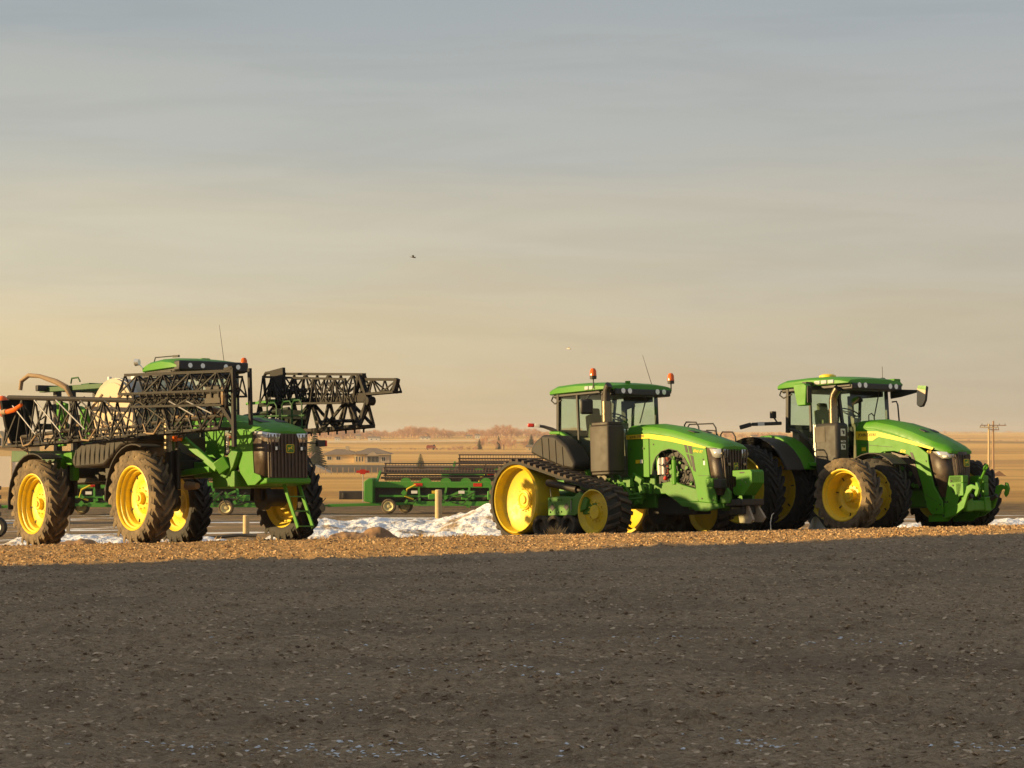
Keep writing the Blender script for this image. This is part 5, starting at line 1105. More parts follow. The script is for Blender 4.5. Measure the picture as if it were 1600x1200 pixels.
# ================================================================== COMBINE HEADERS
def header(x, y, rot, z=0, L=10.8, label='', seed=0, cart=False):
    r_ = random.Random(seed); t = empty('combine_header', None, (x, y, gz(x, y) + z)); t.rotation_euler = (0, 0, R(rot))
    tag(t, label, 'combine header', 'combine headers parked behind the machines')
    # local x runs along the header, -y faces the camera (the back of the header)
    b = MB(); b.bx(0, L, -.12, .12, 1.25, 1.55); b.build('top_beam', M['green_old'], t, bev=.02)
    for k in range(9):
        cx = 1.6 + k * (L - 2.0) / 9
        b = MB(); b.prism([(cx + .26 * math.cos(a), 1.54 + .2 * math.sin(a)) for a in [R(q) for q in range(0, 181, 20)]], -.10, .0); b.build('scalloped_flange', M['green_old'], t)
    b = MB(); b.prism([(-.4, .60), (.05, .50), (.05, 1.7), (-.15, 1.72), (-.4, 1.55)], -.5, .9);
    b.build('end_shield', M['green_old'], t, bev=.03)
    b = MB(); b.bx(0, L, .3, 1.5, .50, .62); b.bx(0, L, .2, .28, .6, 1.5); b.build('feed_pan', M['reel'], t)
    b = MB(); b.bx(2.0, L, -.3, -.1, .38, .60); b.bx(.3, L - 1, -.25, -.05, .80, .90); b.build('lower_beam', M['green_old'], t, bev=.01)
    for k in range(7):
        x0 = 2.3 + k * 1.15; b = MB(); b.beam((x0, -.2, .55), (x0 + r_.uniform(-.1, .2), -.15, 1.3), .12, .10)
        if k % 2: b.beam((x0, -.2, .7), (x0 + 1.0, -.2, 1.15), .10, .12)
        b.build('frame_strut', M['green_old'], t)
    for k in range(5):
        x0 = 2.6 + k * 1.6 + r_.uniform(-.2, .2); b = MB(); b.bx(x0, x0 + r_.uniform(.5, .9), -.32, -.12, .68, 1.05 + r_.uniform(-.1, .12)); b.build('gear_cover', M['green_old'], t, bev=.04)
    b = MB()
    for i in range(16):
        p = (r_.uniform(1.5, L - 1), -.35, r_.uniform(.55, 1.15)); q = (p[0] + r_.uniform(.3, 1.1), -.35, r_.uniform(.55, 1.15)); b.tube([p, ((p[0] + q[0]) / 2, -.42, min(p[2], q[2]) - .1), q], .022, 5)
    b.build('hydraulic_hoses', M['black'], t)
    b = MB()
    for i in range(18): b.box((r_.uniform(1.5, L - .5), -.34, r_.uniform(.5, 1.15)), (r_.uniform(.08, .25), .08, r_.uniform(.08, .25)), Matrix.Rotation(r_.uniform(0, 3), 3, 'Y'))
    b.build('brackets', M['green_old'], t)
    for x0, m_ in ((1.9, 'white'), (2.9, 'yellow'), (4.2, 'white')):
        b = MB(); b.bx(x0, x0 + .3, -.36, -.345, .98, 1.12); b.build('label_plate', M[m_], t)
    for x0 in (2.0, 4.9, 8.2):
        b = MB(); b.bx(x0, x0 + .42, -.135, -.121, 1.32, 1.48); b.build('red_reflector', M['red'], t)
    b = MB(); b.tube([(2.0, -.2, .7), (1.6, -.3, .85), (1.7, -.3, 1.2), (2.1, -.2, 1.4)], .045); b.build('yellow_hose', M['yellow'], t)
    # reel: bats with tines
    c = Vector((0, 1.0, 2.02)); rad = .40
    reel = empty('reel', t)
    b = MB(); b.cyl((.4, c.y, c.z), (L - .2, c.y, c.z), .09, n=8); b.build('reel_shaft', M['reel'], reel)
    for k in range(6):
        a = R(60 * k + 90); by, bz = c.y + rad * math.cos(a), c.z + rad * math.sin(a)
        b = MB(); b.cyl((.4, by, bz), (L - .2, by, bz), .035, n=6); b.build('reel_bat', M['reel'], reel)
        b = MB(); n_ = int(L / .16)
        for i in range(n_):
            x0 = .5 + i * (L - .8) / n_; b.beam((x0, by, bz), (x0, by - .04, bz - .26), .022, .022)
        tag(b.build('tines', M['tine'], reel, smooth=False), kind='stuff')
    for x0 in (.45, L * .5, L - .3):
        b = MB()
        for k in range(6):
            a = R(60 * k + 90); b.beam((x0, c.y, c.z), (x0, c.y + rad * math.cos(a), c.z + rad * math.sin(a)), .04, .05)
        b.build('reel_spider', M['reel'], reel)
    b = MB(); b.beam((.15, .0, 1.5), (.2, 1.0, 2.0), .1, .14); b.beam((L - .05, .0, 1.5), (L - .05, 1.0, 2.0), .1, .14); b.build('reel_arm', M['green_old'], t)
    for z_ in (1.72, 1.96):
        b = MB(); b.cyl((.3, .5, z_), (L - .3, .5, z_), .05, n=8); b.build('crop_tube', M['reel'], t)
    # transport wheels and drawbar
    for (wx, wy) in ((.8, -.35), (1.5, .55), (L - 2.2, -.3)):
        w = empty('transport_wheel', t, (wx, wy, .36))
        b = MB(); b.revolve([(.20, -.09), (.30, -.11), (.345, -.09), (.36, -.05), (.36, .05), (.345, .09), (.30, .11), (.20, .09)], 28, closed=True); b.build('tyre', M['mud'], w)
        b = MB(); b.revolve([(.25, -.09), (.235, -.115), (.21, -.10), (.17, -.06), (.10, -.05), (.06, -.09), (0, -.09)], 24); b.build('rim', M['cream'], w)
    b = MB(); b.beam((2.2, 0, .5), (-2.2, -.3, .38), .14, .14); b.beam((-2.2, -.3, .38), (-3.4, -.3, .34), .08, .08); b.build('drawbar', M['green_old'], t, bev=.01)
    b = MB(); b.beam((-2.6, -.3, .40), (-2.3, -.3, .75), .04, .04); b.cyl((-2.6, -.45, .27), (-2.6, -.2, .27), .27, n=16); b.build('drawbar_wheel', M['rubber_clean'], t)
    if cart:
        b = MB(); b.beam((0, .3, -.1), (L, .3, -.1), .2, .2)
        for x0 in (1, L - 1): b.beam((x0, .3, -.1), (x0, .3, -z), .2, .2)
        b.build('header_cart', M['green_old'], t)
    return t
header(-6.75, 111, -5, label='green combine header with pale spoked trailer wheel in front of the low house', seed=1)
header(-3.4, 124, -4, z=.45, L=11.5, label='brown-reeled header raised on a cart behind the green one', seed=2, cart=True)
header(-22.0, 108, -4, label='green combine header seen between the sprayer wheels', seed=3)
header(-30.5, 92, -3, z=.9, L=9.4, label='combine header with pale tines at the left edge behind the sprayer', seed=4, cart=True)

# pale weathered implement behind the sprayer's wheels
t = empty('seed_cart', None, (-15.9, 76, gz(-15.9, 76))); tag(t, 'weathered pale steel cart frame seen between the sprayer wheels', 'farm implement')
b = MB()
for x in (0, .55, 1.1): b.beam((x, 0, 0), (x, 0, 1.15), .10, .10)
for z in (.25, .62, 1.1): b.beam((0, 0, z), (1.1, 0, z), .08, .10)
b.build('frame', M['pale_frame'], t); b = MB(); b.bx(.08, 1.02, .1, .8, .30, .6); b.cyl((.1, .3, .85), (1.0, .3, .85), .14, n=12); b.build('hopper', M['brown'], t, bev=.03)
b = MB(); b.tube([(-.2, -.1, 1.3), (.1, -.15, 1.05), (.5, -.15, 1.0), (.9, -.1, 1.05)], .035); b.build('hose', M['steel'], t)
t = empty('toolbar_implement', None, (-17.8, 74, gz(-17.8, 74))); tag(t, 'dark toolbar of stacked pipes with a white-hubbed wheel at the left edge', 'farm implement')
b = MB()
for z in (.75, 1.0, 1.3, 1.6): b.beam((-1.2, 0, z), (1.2, 0, z), .12, .12)
for x in (-.8, 0, .8): b.beam((x, .1, .5), (x, .1, 1.8), .1, .1)
b.build('toolbar', M['reel'], t)
w = empty('gauge_wheel', t, (1.15, -.4, .34)); b = MB(); b.revolve([(.17, -.1), (.28, -.12), (.34, -.06), (.34, .06), (.28, .12), (.17, .1)], 24, closed=True); b.build('tyre', M['rubber_clean'], w)
b = MB(); b.revolve([(.19, -.09), (.16, -.10), (.10, -.05), (0, -.07)], 20); b.build('rim', M['white'], w)

# wooden posts, stake
def post(x, y, h, r, label, m='post'):
    b = MB(); b.cyl((0, 0, -.3), (0, 0, h), r, r * .97, 16); b.cyl((0, 0, h), (0, 0, h + .02), r * .97, r * .8, 16)
    o = b.build('bollard', M[m], None); o.location = (x, y, gz(x, y)); tag(o, label, 'bollard', 'pale bollards along the lot'); return o
post(-2.42, 75, 1.3, .115, 'pale yellow round post in front of the green header')
post(-8.05, 69, .62, .10, 'pale round post between the sprayer wheels')
b = MB(); b.tube([(0, 0, -.1), (-.02, 0, .22), (.01, 0, .38), (.05, 0, .42)], .008, 6); o = b.build('survey_stake', M['white'], None); o.location = (5.42, 47.6, gz(5.42, 47.6)); tag(o, 'thin white bent stake in front of the rear duals', 'stake')
b = MB(); b.tube([(-.8, 0, .25), (-.4, 0, .05), (.3, .1, .04), (1.1, .1, .12), (1.6, 0, .10)], .05, 8); o = b.build('drain_hose', M['black'], None); o.location = (-9.0, 66, gz(-9, 66)); tag(o, 'black hose lying on the snow by the short post', 'hose')

# ================================================================== SNOW BANKS AND DIRT
def heap(name, x0, x1, y0, y1, fn, m, label, cat, nx=150, ny=50, kind=None):
    vs = []; X = np.linspace(x0, x1, nx); Y = np.linspace(y0, y1, ny)
    for j, y in enumerate(Y):
        for i, x in enumerate(X):
            u, v = (x - x0) / (x1 - x0), (y - y0) / (y1 - y0)
            e = min(u, 1 - u, .12) / .12 * min(v, 1 - v, .2) / .2
            p = Vector((x * 1.2, y * 1.2, seed_))
            n_ = mnoise.fractal(p, 1.0, 2.0, 4) ; n2_ = mnoise.fractal(p * 4.2, .8, 2.0, 3)
            h = fn(u, v) * e + (n_ * .12 + n2_ * .035) * e - .06 * (1 - e) - .02
            vs.append((x, y, gz(x, y) + h))
    fs = [(j * nx + i, j * nx + i + 1, (j + 1) * nx + i + 1, (j + 1) * nx + i) for j in range(ny - 1) for i in range(nx - 1)]
    me = bpy.data.meshes.new(name); me.from_pydata(vs, [], fs); me.materials.append(m); me.polygons.foreach_set('use_smooth', [True] * len(fs)); me.update()
    o = link(name, me); tag(o, label, cat, kind=kind); return o

def snow_mat():
    m, nt, N, L, P = nodes_mat('old_snow'); P.inputs['Roughness'].default_value = .75; P.inputs['Specular IOR Level'].default_value = .2
    geo = N.new('ShaderNodeNewGeometry'); n = N.new('ShaderNodeTexNoise'); n.inputs['Scale'].default_value = .9; n.inputs['Detail'].default_value = 8; n.inputs['Roughness'].default_value = .68; L.new(geo.outputs['Position'], n.inputs[0])
    r = N.new('ShaderNodeMapRange'); L.new(n.outputs[0], r.inputs[0]); r.inputs[1].default_value = .50; r.inputs[2].default_value = .64
    mx = N.new('ShaderNodeMix'); mx.data_type = 'RGBA'; L.new(r.outputs[0], mx.inputs[0]); mx.inputs[6].default_value = (.82, .84, .88, 1); mx.inputs[7].default_value = (.34, .25, .16, 1); L.new(mx.outputs[2], P.inputs['Base Color'])
    n2 = N.new('ShaderNodeTexNoise'); n2.inputs['Scale'].default_value = 5; n2.inputs['Detail'].default_value = 6; L.new(geo.outputs['Position'], n2.inputs[0])
    b = N.new('ShaderNodeBump'); b.inputs['Distance'].default_value = .15; b.inputs['Strength'].default_value = .9; L.new(n2.outputs[0], b.inputs['Height']); L.new(b.outputs[0], P.inputs['Normal']); return m
M['snow'] = snow_mat()
M['dirt'] = mat('brown_dirt_heap', (.22, .12, .055), .95, dust=(.40, .24, .12), dust_amt=.8, dust_scale=1.6, bump=1, bump_scale=6)
g = lambda u, c, w: math.exp(-((u - c) / w) ** 2)
seed_ = 3.1
heap('snow_bank', -7.2, 3.0, 58.5, 68, lambda u, v: .18 + .85 * g(u, .72, .16) * g(v, .55, .35) + .26 * g(u, .15, .2) * g(v, .6, .35) + .25 * g(u, .4, .2) * g(v, .7, .3), M['snow'], 'long crusted snow bank between the sprayer and the tracked tractor', 'snow bank', kind='stuff')
seed_ = 9.4
heap('dirt_mound', -4.9, -2.5, 57.2, 59.6, lambda u, v: .42 * g(u, .62, .22) * g(v, .5, .35) + .22 * g(u, .25, .18) * g(v, .5, .3), M['dirt'], 'brown dirt heap poking out of the snow bank', 'dirt mound', 70, 30)
seed_ = 5.5
heap('snow_patch', -13.6, -7.0, 56.5, 63, lambda u, v: .12 + .18 * g(u, .3, .3) * g(v, .5, .3), M['snow'], 'thin dirty snow behind the sprayer wheels', 'snow', 80, 40, 'stuff')
seed_ = 7.7
heap('dirt_mound', -12.0, -9.4, 56.0, 58.0, lambda u, v: .22 * g(u, .5, .25) * g(v, .5, .35), M['dirt'], 'low reddish dirt heap between the two near sprayer wheels', 'dirt mound', 50, 25)
seed_ = 2.2
heap('snow_patch', 9.4, 17.5, 58, 63, lambda u, v: .12 + .1 * g(u, .6, .3), M['snow'], 'strip of snow beyond the front wheels of the right tractor', 'snow', 80, 30, 'stuff')
seed_ = 1.2
heap('snow_lump', 6.55, 7.45, 52.1, 53.0, lambda u, v: .42 * g(u, .5, .2) * g(v, .5, .3), M['plastic_white'], 'small grey-white snow lump between the dual wheels of the right tractor', 'snow lump', 30, 20)

# ================================================================== GRAVEL STONES, GRASS
def stone_points(n, xr, yr, smin, smax, seed, keep=None):
    r_ = np.random.RandomState(seed); y = r_.uniform(0, 1, n); y = yr[0] + (yr[1] - yr[0]) * y
    x = r_.uniform(-1, 1, n) * (y * .255 + 2.6)
    if keep is not None: m_ = keep(x, y, r_); x, y = x[m_], y[m_]; n = len(x)
    z = G(x, y) + .008 + np.maximum(relief(x, y), 0)
    s = smin + (smax - smin) * r_.power(.28, n) ** 1.0
    return np.stack([x, y, z], 1), s

def scatter(name, pts, sc, mats, label, seed, flat=.6):
    me = bpy.data.meshes.new(name); me.from_pydata(pts.tolist(), [], [])
    at = me.attributes.new('sc', 'FLOAT', 'POINT'); at.data.foreach_set('value', sc.astype(np.float32))
    o = link(name, me); tag(o, label, kind='stuff')
    ng = bpy.data.node_groups.new(name + '_nodes', 'GeometryNodeTree')
    ng.interface.new_socket('Geometry', in_out='INPUT', socket_type='NodeSocketGeometry'); ng.interface.new_socket('Geometry', in_out='OUTPUT', socket_type='NodeSocketGeometry')
    N = ng.nodes; L = ng.links; gi = N.new('NodeGroupInput'); go = N.new('NodeGroupOutput')
    g2i = N.new('GeometryNodeGeometryToInstance')
    for k, m in enumerate(mats):
        ico = N.new('GeometryNodeMeshIcoSphere'); ico.inputs['Radius'].default_value = .5; ico.inputs['Subdivisions'].default_value = 2
        sp = N.new('GeometryNodeSetPosition'); nz = N.new('ShaderNodeTexNoise'); nz.noise_dimensions = '4D'; nz.inputs['W'].default_value = k * 7.3 + seed; nz.inputs['Scale'].default_value = 2.2; nz.inputs['Detail'].default_value = 1
        pos = N.new('GeometryNodeInputPosition'); L.new(pos.outputs[0], nz.inputs['Vector'])
        sub = N.new('ShaderNodeVectorMath'); sub.operation = 'SUBTRACT'; L.new(nz.outputs['Color'], sub.inputs[0]); sub.inputs[1].default_value = (.5, .5, .5)
        mul = N.new('ShaderNodeVectorMath'); mul.operation = 'MULTIPLY'; L.new(sub.outputs[0], mul.inputs[0]); mul.inputs[1].default_value = (1.5, 1.5, 1.1)
        L.new(ico.outputs['Mesh'], sp.inputs['Geometry']); L.new(mul.outputs[0], sp.inputs['Offset'])
        tr = N.new('GeometryNodeTransform'); tr.inputs['Scale'].default_value = (1, .8, flat); L.new(sp.outputs[0], tr.inputs['Geometry'])
        sm = N.new('GeometryNodeSetMaterial'); sm.inputs['Material'].default_value = m; L.new(tr.outputs[0], sm.inputs[0]); L.new(sm.outputs[0], g2i.inputs[0])
    iop = N.new('GeometryNodeInstanceOnPoints'); L.new(gi.outputs[0], iop.inputs['Points']); L.new(g2i.outputs[0], iop.inputs['Instance']); iop.inputs['Pick Instance'].default_value = True
    ri = N.new('FunctionNodeRandomValue'); ri.data_type = 'INT'; ri.inputs[4].default_value = 0; ri.inputs[5].default_value = len(mats) - 1; ri.inputs['Seed'].default_value = seed; L.new(ri.outputs[2], iop.inputs['Instance Index'])
    rv = N.new('FunctionNodeRandomValue'); rv.data_type = 'FLOAT_VECTOR'; rv.inputs[0].default_value = (-.35, -.35, 0); rv.inputs[1].default_value = (.35, .35, 6.28); L.new(rv.outputs[0], iop.inputs['Rotation'])
    na = N.new('GeometryNodeInputNamedAttribute'); na.data_type = 'FLOAT'; na.inputs[0].default_value = 'sc'; L.new(na.outputs[0], iop.inputs['Scale'])
    L.new(iop.outputs[0], go.inputs[0]); md = o.modifiers.new('scatter', 'NODES'); md.node_group = ng; return o
SM = [mat('stone_a', (.34, .24, .145), .9), mat('stone_b', (.46, .335, .21), .9), mat('stone_c', (.22, .15, .092), .9), mat('stone_d', (.58, .44, .29), .9), mat('stone_e', (.36, .245, .145), .95)]
SL = [mat('sun_tinted_stone_a', (.37, .215, .09), .9), mat('sun_tinted_stone_b', (.46, .285, .13), .9), mat('sun_tinted_stone_c', (.26, .15, .064), .9), mat('sun_tinted_stone_d', (.54, .37, .19), .9)]  # warm twins of the stone colours, low sunlight mixed into them
near_ok = lambda x, y, r_: y < 34.3 + x * .158 + r_.normal(0, .4, len(x))
p, s = stone_points(95000, 0, (9.4, 22), .005, .045, 1); scatter('gravel_near', p, s, SM, 'loose gravel in the shade at the front of the yard', 1, .5)
p, s = stone_points(115000, 0, (22, 37), .008, .045, 2, near_ok); scatter('gravel_middle', p, s, SM, 'loose gravel across the shaded yard', 2, .5)
p, s = stone_points(115000, 0, (31, 49), .014, .06, 3, lambda x, y, r_: y > 34.3 + x * .158 + r_.normal(0, .4, len(x))); scatter('gravel_sun_tinted', p, s, SL, 'gravel in front of the machines with sunlight put into its colour', 3, .75)

def ice_patches():
    m = mat('thin_ice', (.62, .64, .66), .35); r_ = np.random.RandomState(4)
    pts = []
    for (cx, cy, n, sx, sy) in ((-.9, 11.3, 60, .9, .05), (1.2, 11.4, 16, .3, .06), (2.3, 11.35, 14, .3, .05), (-.2, 15.0, 26, .8, .05), (.9, 17.5, 26, .9, .07), (2.2, 17.6, 22, .8, .06), (3.3, 13, 10, .3, .1), (-1.2, 13.2, 8, .3, .1), (2.9, 17.8, 12, .5, .1), (-1.0, 18, 8, 1.5, .3)):
        n *= 2; pts.append(np.stack([r_.normal(cx, sx / 1.6, n), r_.normal(cy, sy * 2.5, n)], 1))
    p = np.concatenate(pts); p = np.concatenate([p, (G(p[:, 0], p[:, 1]) + .014 + relief(p[:, 0], p[:, 1]))[:, None]], 1); s = r_.uniform(.010, .030, len(p))
    scatter('ice_crumbs', p, s, [m], 'thin crumbs of ice and snow on the shaded gravel', 11, .35)
ice_patches()

def grass(name, n, region, h0, h1, label, seed, blades=14):
    r_ = np.random.RandomState(seed); xs, ys_ = region(r_, n); V = []; F = []
    for x, y in zip(xs, ys_):
        z = gz(x, y); k = r_.randint(blades // 2, blades); hh = r_.uniform(h0, h1)
        for i in range(k):
            a = r_.uniform(0, 6.28); sp = r_.uniform(.0, .12); bx_, by_ = x + sp * math.cos(a), y + sp * math.sin(a)
            h = hh * r_.uniform(.5, 1.1); ln = r_.uniform(.1, .7) * h; w = r_.uniform(.004, .010); c, s_ = math.cos(a + 1.57) * w, math.sin(a + 1.57) * w
            o = len(V); V += [(bx_ - c, by_ - s_, z - .02), (bx_ + c, by_ + s_, z - .02), (bx_ + ln * .4 * math.cos(a) + c * .7, by_ + ln * .4 * math.sin(a) + s_ * .7, z + h * .6), (bx_ + ln * math.cos(a), by_ + ln * math.sin(a), z + h)]
            F += [(o, o + 1, o + 2), (o, o + 2, o + 3)]
    me = bpy.data.meshes.new(name); me.from_pydata(V, [], F); me.materials.append(M['straw']); me.update(); return tag(link(name, me), label, kind='stuff')
def strip(y0, y1, x0, x1, clump=.5):
    def f(r_, n):
        x = r_.uniform(x0, x1, n * 3); y = r_.uniform(y0, y1, n * 3)
        m_ = np.array([mnoise.noise(Vector((a * .8, b * .8, 1.7))) > -.1 + clump * .2 for a, b in zip(x, y)]); return x[m_][:n], y[m_][:n]
    return f
grass('verge_grass', 3000, strip(47.5, 55, -14.5, 16), .02, .08, 'dry orange grass along the verge under the machines', 5)
grass('gravel_grass', 3500, strip(41, 48, -13, 14), .015, .05, 'short dry stubble in the sunlit gravel', 6, 8)
grass('lot_grass', 1500, strip(55, 62, -15, 17), .06, .2, 'dry grass along the edge of the lot', 8)
t_ = grass('grass_tuft', 14, lambda r_, n: (r_.normal(.93, .07, n), r_.normal(49.3, .07, n)), .14, .30, 'dry grass tuft standing against the track rollers', 7, 26); t_['kind'] = 'thing'; t_['category'] = 'grass tuft'

# ================================================================== TREES
def spruce(x, y, h, w, label, seed, n=1500):
    r_ = np.random.RandomState(seed); t = empty('spruce_tree', None, (x, y, gz(x, y))); tag(t, label, 'tree', 'spruces on the plain')
    b = MB(); b.cyl((0, 0, -.5), (0, 0, h * .96), h * .018, .02, 8); b.build('trunk', M['bark'], t)
    V = []; F = []; lv = int(9 + h * .8)
    for i in range(n):
        f = (int(r_.uniform(0, 1) ** .85 * lv) + r_.uniform(-.18, .18)) / lv; f = min(max(f, .02), .99); z = h * (.06 + .93 * f); rad = w / 2 * (1 - f) ** .85 * r_.uniform(.35, 1.12) + .05; a = r_.uniform(0, 6.28)
        p = Vector((rad * math.cos(a), rad * math.sin(a), z - rad * .32)); s = (.05 + .10 * (1 - f)) * h * .55 * r_.uniform(.5, 1.2)
        d = Vector((math.cos(a), math.sin(a), -.45)) * s; q = Vector((-math.sin(a), math.cos(a), r_.uniform(-.5, .1))) * s * .5; o = len(V)
        q = q * 1.5; V += [p - d * .8, p + q, p + d * .8, p - q]; F += [(o, o + 1, o + 2), (o, o + 2, o + 3)]
    me = bpy.data.meshes.new('crown'); me.from_pydata([tuple(v) for v in V], [], F); me.materials.append(M['needles']); me.update(); link('crown', me, t); return t
def at(px, Y): return (px - 800) / 3560 * Y
spruce(at(492, 560), 560, 9.2, 5.8, 'tall dark spruce with dense crown beside the low cream house', 1, 2600)
spruce(at(657, 560), 560, 4.0, 2.4, 'small spruce standing alone right of the low house', 2)
spruce(at(830, 1000), 1000, 7.5, 4.0, 'spruce beside the little shed behind the tracked tractor', 3)
spruce(at(779, 1050), 1050, 6.5, 2.6, 'slim spruce among bare trees left of the tracked tractor', 4)
spruce(at(749, 1050), 1050, 5, 3, 'small spruce at the left end of the bare grove', 5)
spruce(at(1131, 900), 900, 6.2, 4.4, 'broad spruce rising over the hood of the tracked tractor', 6)
spruce(at(1186, 900), 900, 4.5, 2.8, 'spruce just left of the right tractor\'s fender, taller of two', 7)
spruce(at(1196, 900), 900, 4.5, 2.6, 'spruce close behind the right tractor\'s light arm, shorter of two', 8)

def bare_tree_geo(r_, h, V, F, ox, oy, oz):
    def seg(p, q, w):
        o = len(V); d = (q - p).normalized(); u = d.cross(Vector((0, 1, 0)));
        u = (u.normalized() if u.length > .01 else Vector((1, 0, 0))) * w; v = Vector((0, 1, 0)) * w
        V.extend([tuple(p - u), tuple(p + u), tuple(q + u * .6), tuple(q - u * .6), tuple(p - v), tuple(p + v), tuple(q + v * .6), tuple(q - v * .6)]); F.extend([(o, o + 1, o + 2, o + 3), (o + 4, o + 5, o + 6, o + 7)])
    def grow(p, d, l, w, k):
        q = p + d * l; seg(p, q, w)
        if k == 0: return
        for i in range(r_.randint(4, 7)):
            nd = (d + Vector((r_.uniform(-.8, .8), r_.uniform(-.8, .8), r_.uniform(-.15, .6)))).normalized(); grow(p + (q - p) * r_.uniform(.35, 1), nd, l * r_.uniform(.55, .85), w * .55, k - 1)
    grow(Vector((ox, oy, oz)), Vector((0, 0, 1)), h * .34, h * .022, 3)
def bare_tree(x, y, h, label, seed, m='twigs'):
    V = []; F = []; bare_tree_geo(np.random.RandomState(seed), h, V, F, 0, 0, 0); me = bpy.data.meshes.new('branches'); me.from_pydata(V, [], F); me.materials.append(M[m]); me.update()
    t = empty('bare_tree', None, (x, y, gz(x, y))); tag(t, label, 'tree', 'bare trees on the plain'); link('branches', me, t); b = MB(); b.cyl((0, 0, -.5), (0, 0, h * .36), h * .028, h * .02, 8); b.build('trunk', M['bark'], t); return t
bare_tree(at(482, 540), 540, 6.5, 'bushy bare tree with reddish twigs left of the low house', 1)
bare_tree(at(787, 1030), 1030, 7, 'bare tree close to the slim spruce left of the tracked tractor', 2)
bare_tree(at(1152, 900), 900, 7, 'bare pale tree right of the broad spruce', 3)
bare_tree(at(1142, 910), 910, 5.5, 'low bare tree touching the broad spruce', 4)

def wood(name, items, label, m='twigs'):
    V = []; F = []; r_ = np.random.RandomState(len(items) + 3)
    protos = []
    for k in range(9):
        v, f = [], []; bare_tree_geo(r_, 1.0, v, f, 0, 0, 0); protos.append((np.array(v), np.array(f)))
    AV = []; AF = []; off = 0
    for (x, y, h, wd) in items:
        v, f = protos[r_.randint(9)]; a = r_.uniform(0, 6.28); c, s_ = math.cos(a), math.sin(a); q = v.copy(); q[:, 0], q[:, 1] = (v[:, 0] * c - v[:, 1] * s_) * h * wd, (v[:, 0] * s_ + v[:, 1] * c) * h * wd; q[:, 2] *= h * 1.05
        AV.append(q + np.array([x, y, gz(x, y) - .3])); AF.append(f + off); off += len(v)
    me = bpy.data.meshes.new(name); me.from_pydata(np.concatenate(AV).tolist(), [], np.concatenate(AF).tolist()); me.materials.append(M[m]); me.update(); return tag(link(name, me), label, kind='stuff')
r_ = np.random.RandomState(21)
its = []
for i in range(620):
    px = r_.uniform(470, 905); Y = r_.uniform(1820, 2100); h = r_.uniform(5, 10) * (1.0 + .25 * math.sin(px * .05) + .15 * math.sin(px * .13)) ; its.append((at(px, Y), Y, h, r_.uniform(1.4, 2.2)))
for i in range(180):
    px = r_.uniform(905, 1240); Y = r_.uniform(1850, 2100); its.append((at(px, Y), Y, r_.uniform(5, 9), r_.uniform(1, 1.6)))
for i in range(60):
    px = r_.uniform(-60, 480); Y = r_.uniform(1850, 2000); its.append((at(px, Y), Y, r_.uniform(5, 9), r_.uniform(1, 1.6)))
wood('far_wood', its, 'long belt of bare pinkish trees along the horizon')
its = [(at(px, Y), Y, h, 1.3) for px, Y, h in zip(r_.uniform(748, 880, 60), r_.uniform(1040, 1200, 60), r_.uniform(4, 8, 60))]
wood('near_grove', its, 'grove of bare trees left of the tracked tractor')
its = [(at(px, Y), Y, h, 1.4) for px, Y, h in zip(r_.uniform(1100, 1215, 40), r_.uniform(920, 1050, 40), r_.uniform(3, 6.5, 40))]
wood('right_grove', its, 'bare trees and scrub behind the two tractors')
its = [(at(px, Y), Y, h, 2.2) for px, Y, h in list(zip(r_.uniform(600, 735, 26), r_.uniform(1000, 1020, 26), r_.uniform(1.0, 2.0, 26))) + list(zip(r_.uniform(700, 745, 14), r_.uniform(1010, 1030, 14), r_.uniform(1.6, 3.2, 14))) + list(zip(r_.uniform(1480, 1640, 18), r_.uniform(1300, 1500, 18), r_.uniform(1, 2.4, 18)))]
wood('field_scrub', its, 'low scrub along the field edges')
its = [(at(px, Y), Y, h, 2.4) for px, Y, h in zip(r_.uniform(1240, 1720, 150), r_.uniform(4200, 5200, 150), r_.uniform(4, 8, 150))]
wood('horizon_trees', its, 'thin tree line far off at the right horizon')

# ================================================================== HOUSES
def gable(b, x0, x1, y0, y1, z0, z1, ov=.5, hip=0):
    ym = (y0 + y1) / 2
    vs = [(x0 - ov, y0 - ov, z0), (x1 + ov, y0 - ov, z0), (x1 + ov, y1 + ov, z0), (x0 - ov, y1 + ov, z0), (x0 + hip, ym, z1), (x1 - hip, ym, z1)]
    b.add(vs, [(0, 1, 5, 4), (2, 3, 4, 5), (1, 2, 5), (3, 0, 4), (0, 3, 2, 1)])
def window(t, x, y, z, w, h, ax='y', sgn=-1, panes=2):
    b = MB(); d = .06 * sgn
    if ax == 'y':
        b.bx(x - w / 2 - .08, x + w / 2 + .08, min(y, y + d), max(y, y + d), z - .08, z + h + .08); f = b.build('window', M['white'], t)
        for k in range(panes):
            xx = x - w / 2 + w * (k + .5) / panes; q = MB(); q.bx(xx - w / panes / 2 + .03, xx + w / panes / 2 - .03, y + d * 1.05 if sgn < 0 else y, y + d * 1.2 if sgn < 0 else y + d * 1.2, z, z + h); q.build('pane', M['glass_dark'], f)
    else:
        b.bx(min(x, x + d), max(x, x + d), y - w / 2 - .08, y + w / 2 + .08, z - .08, z + h + .08); f = b.build('window', M['white'], t)
        q = MB(); q.bx(min(x + d * 1.05, x + d * 1.2), max(x + d * 1.05, x + d * 1.2), y - w / 2, y + w / 2, z, z + h); q.build('pane', M['glass_dark'], f)
    return f
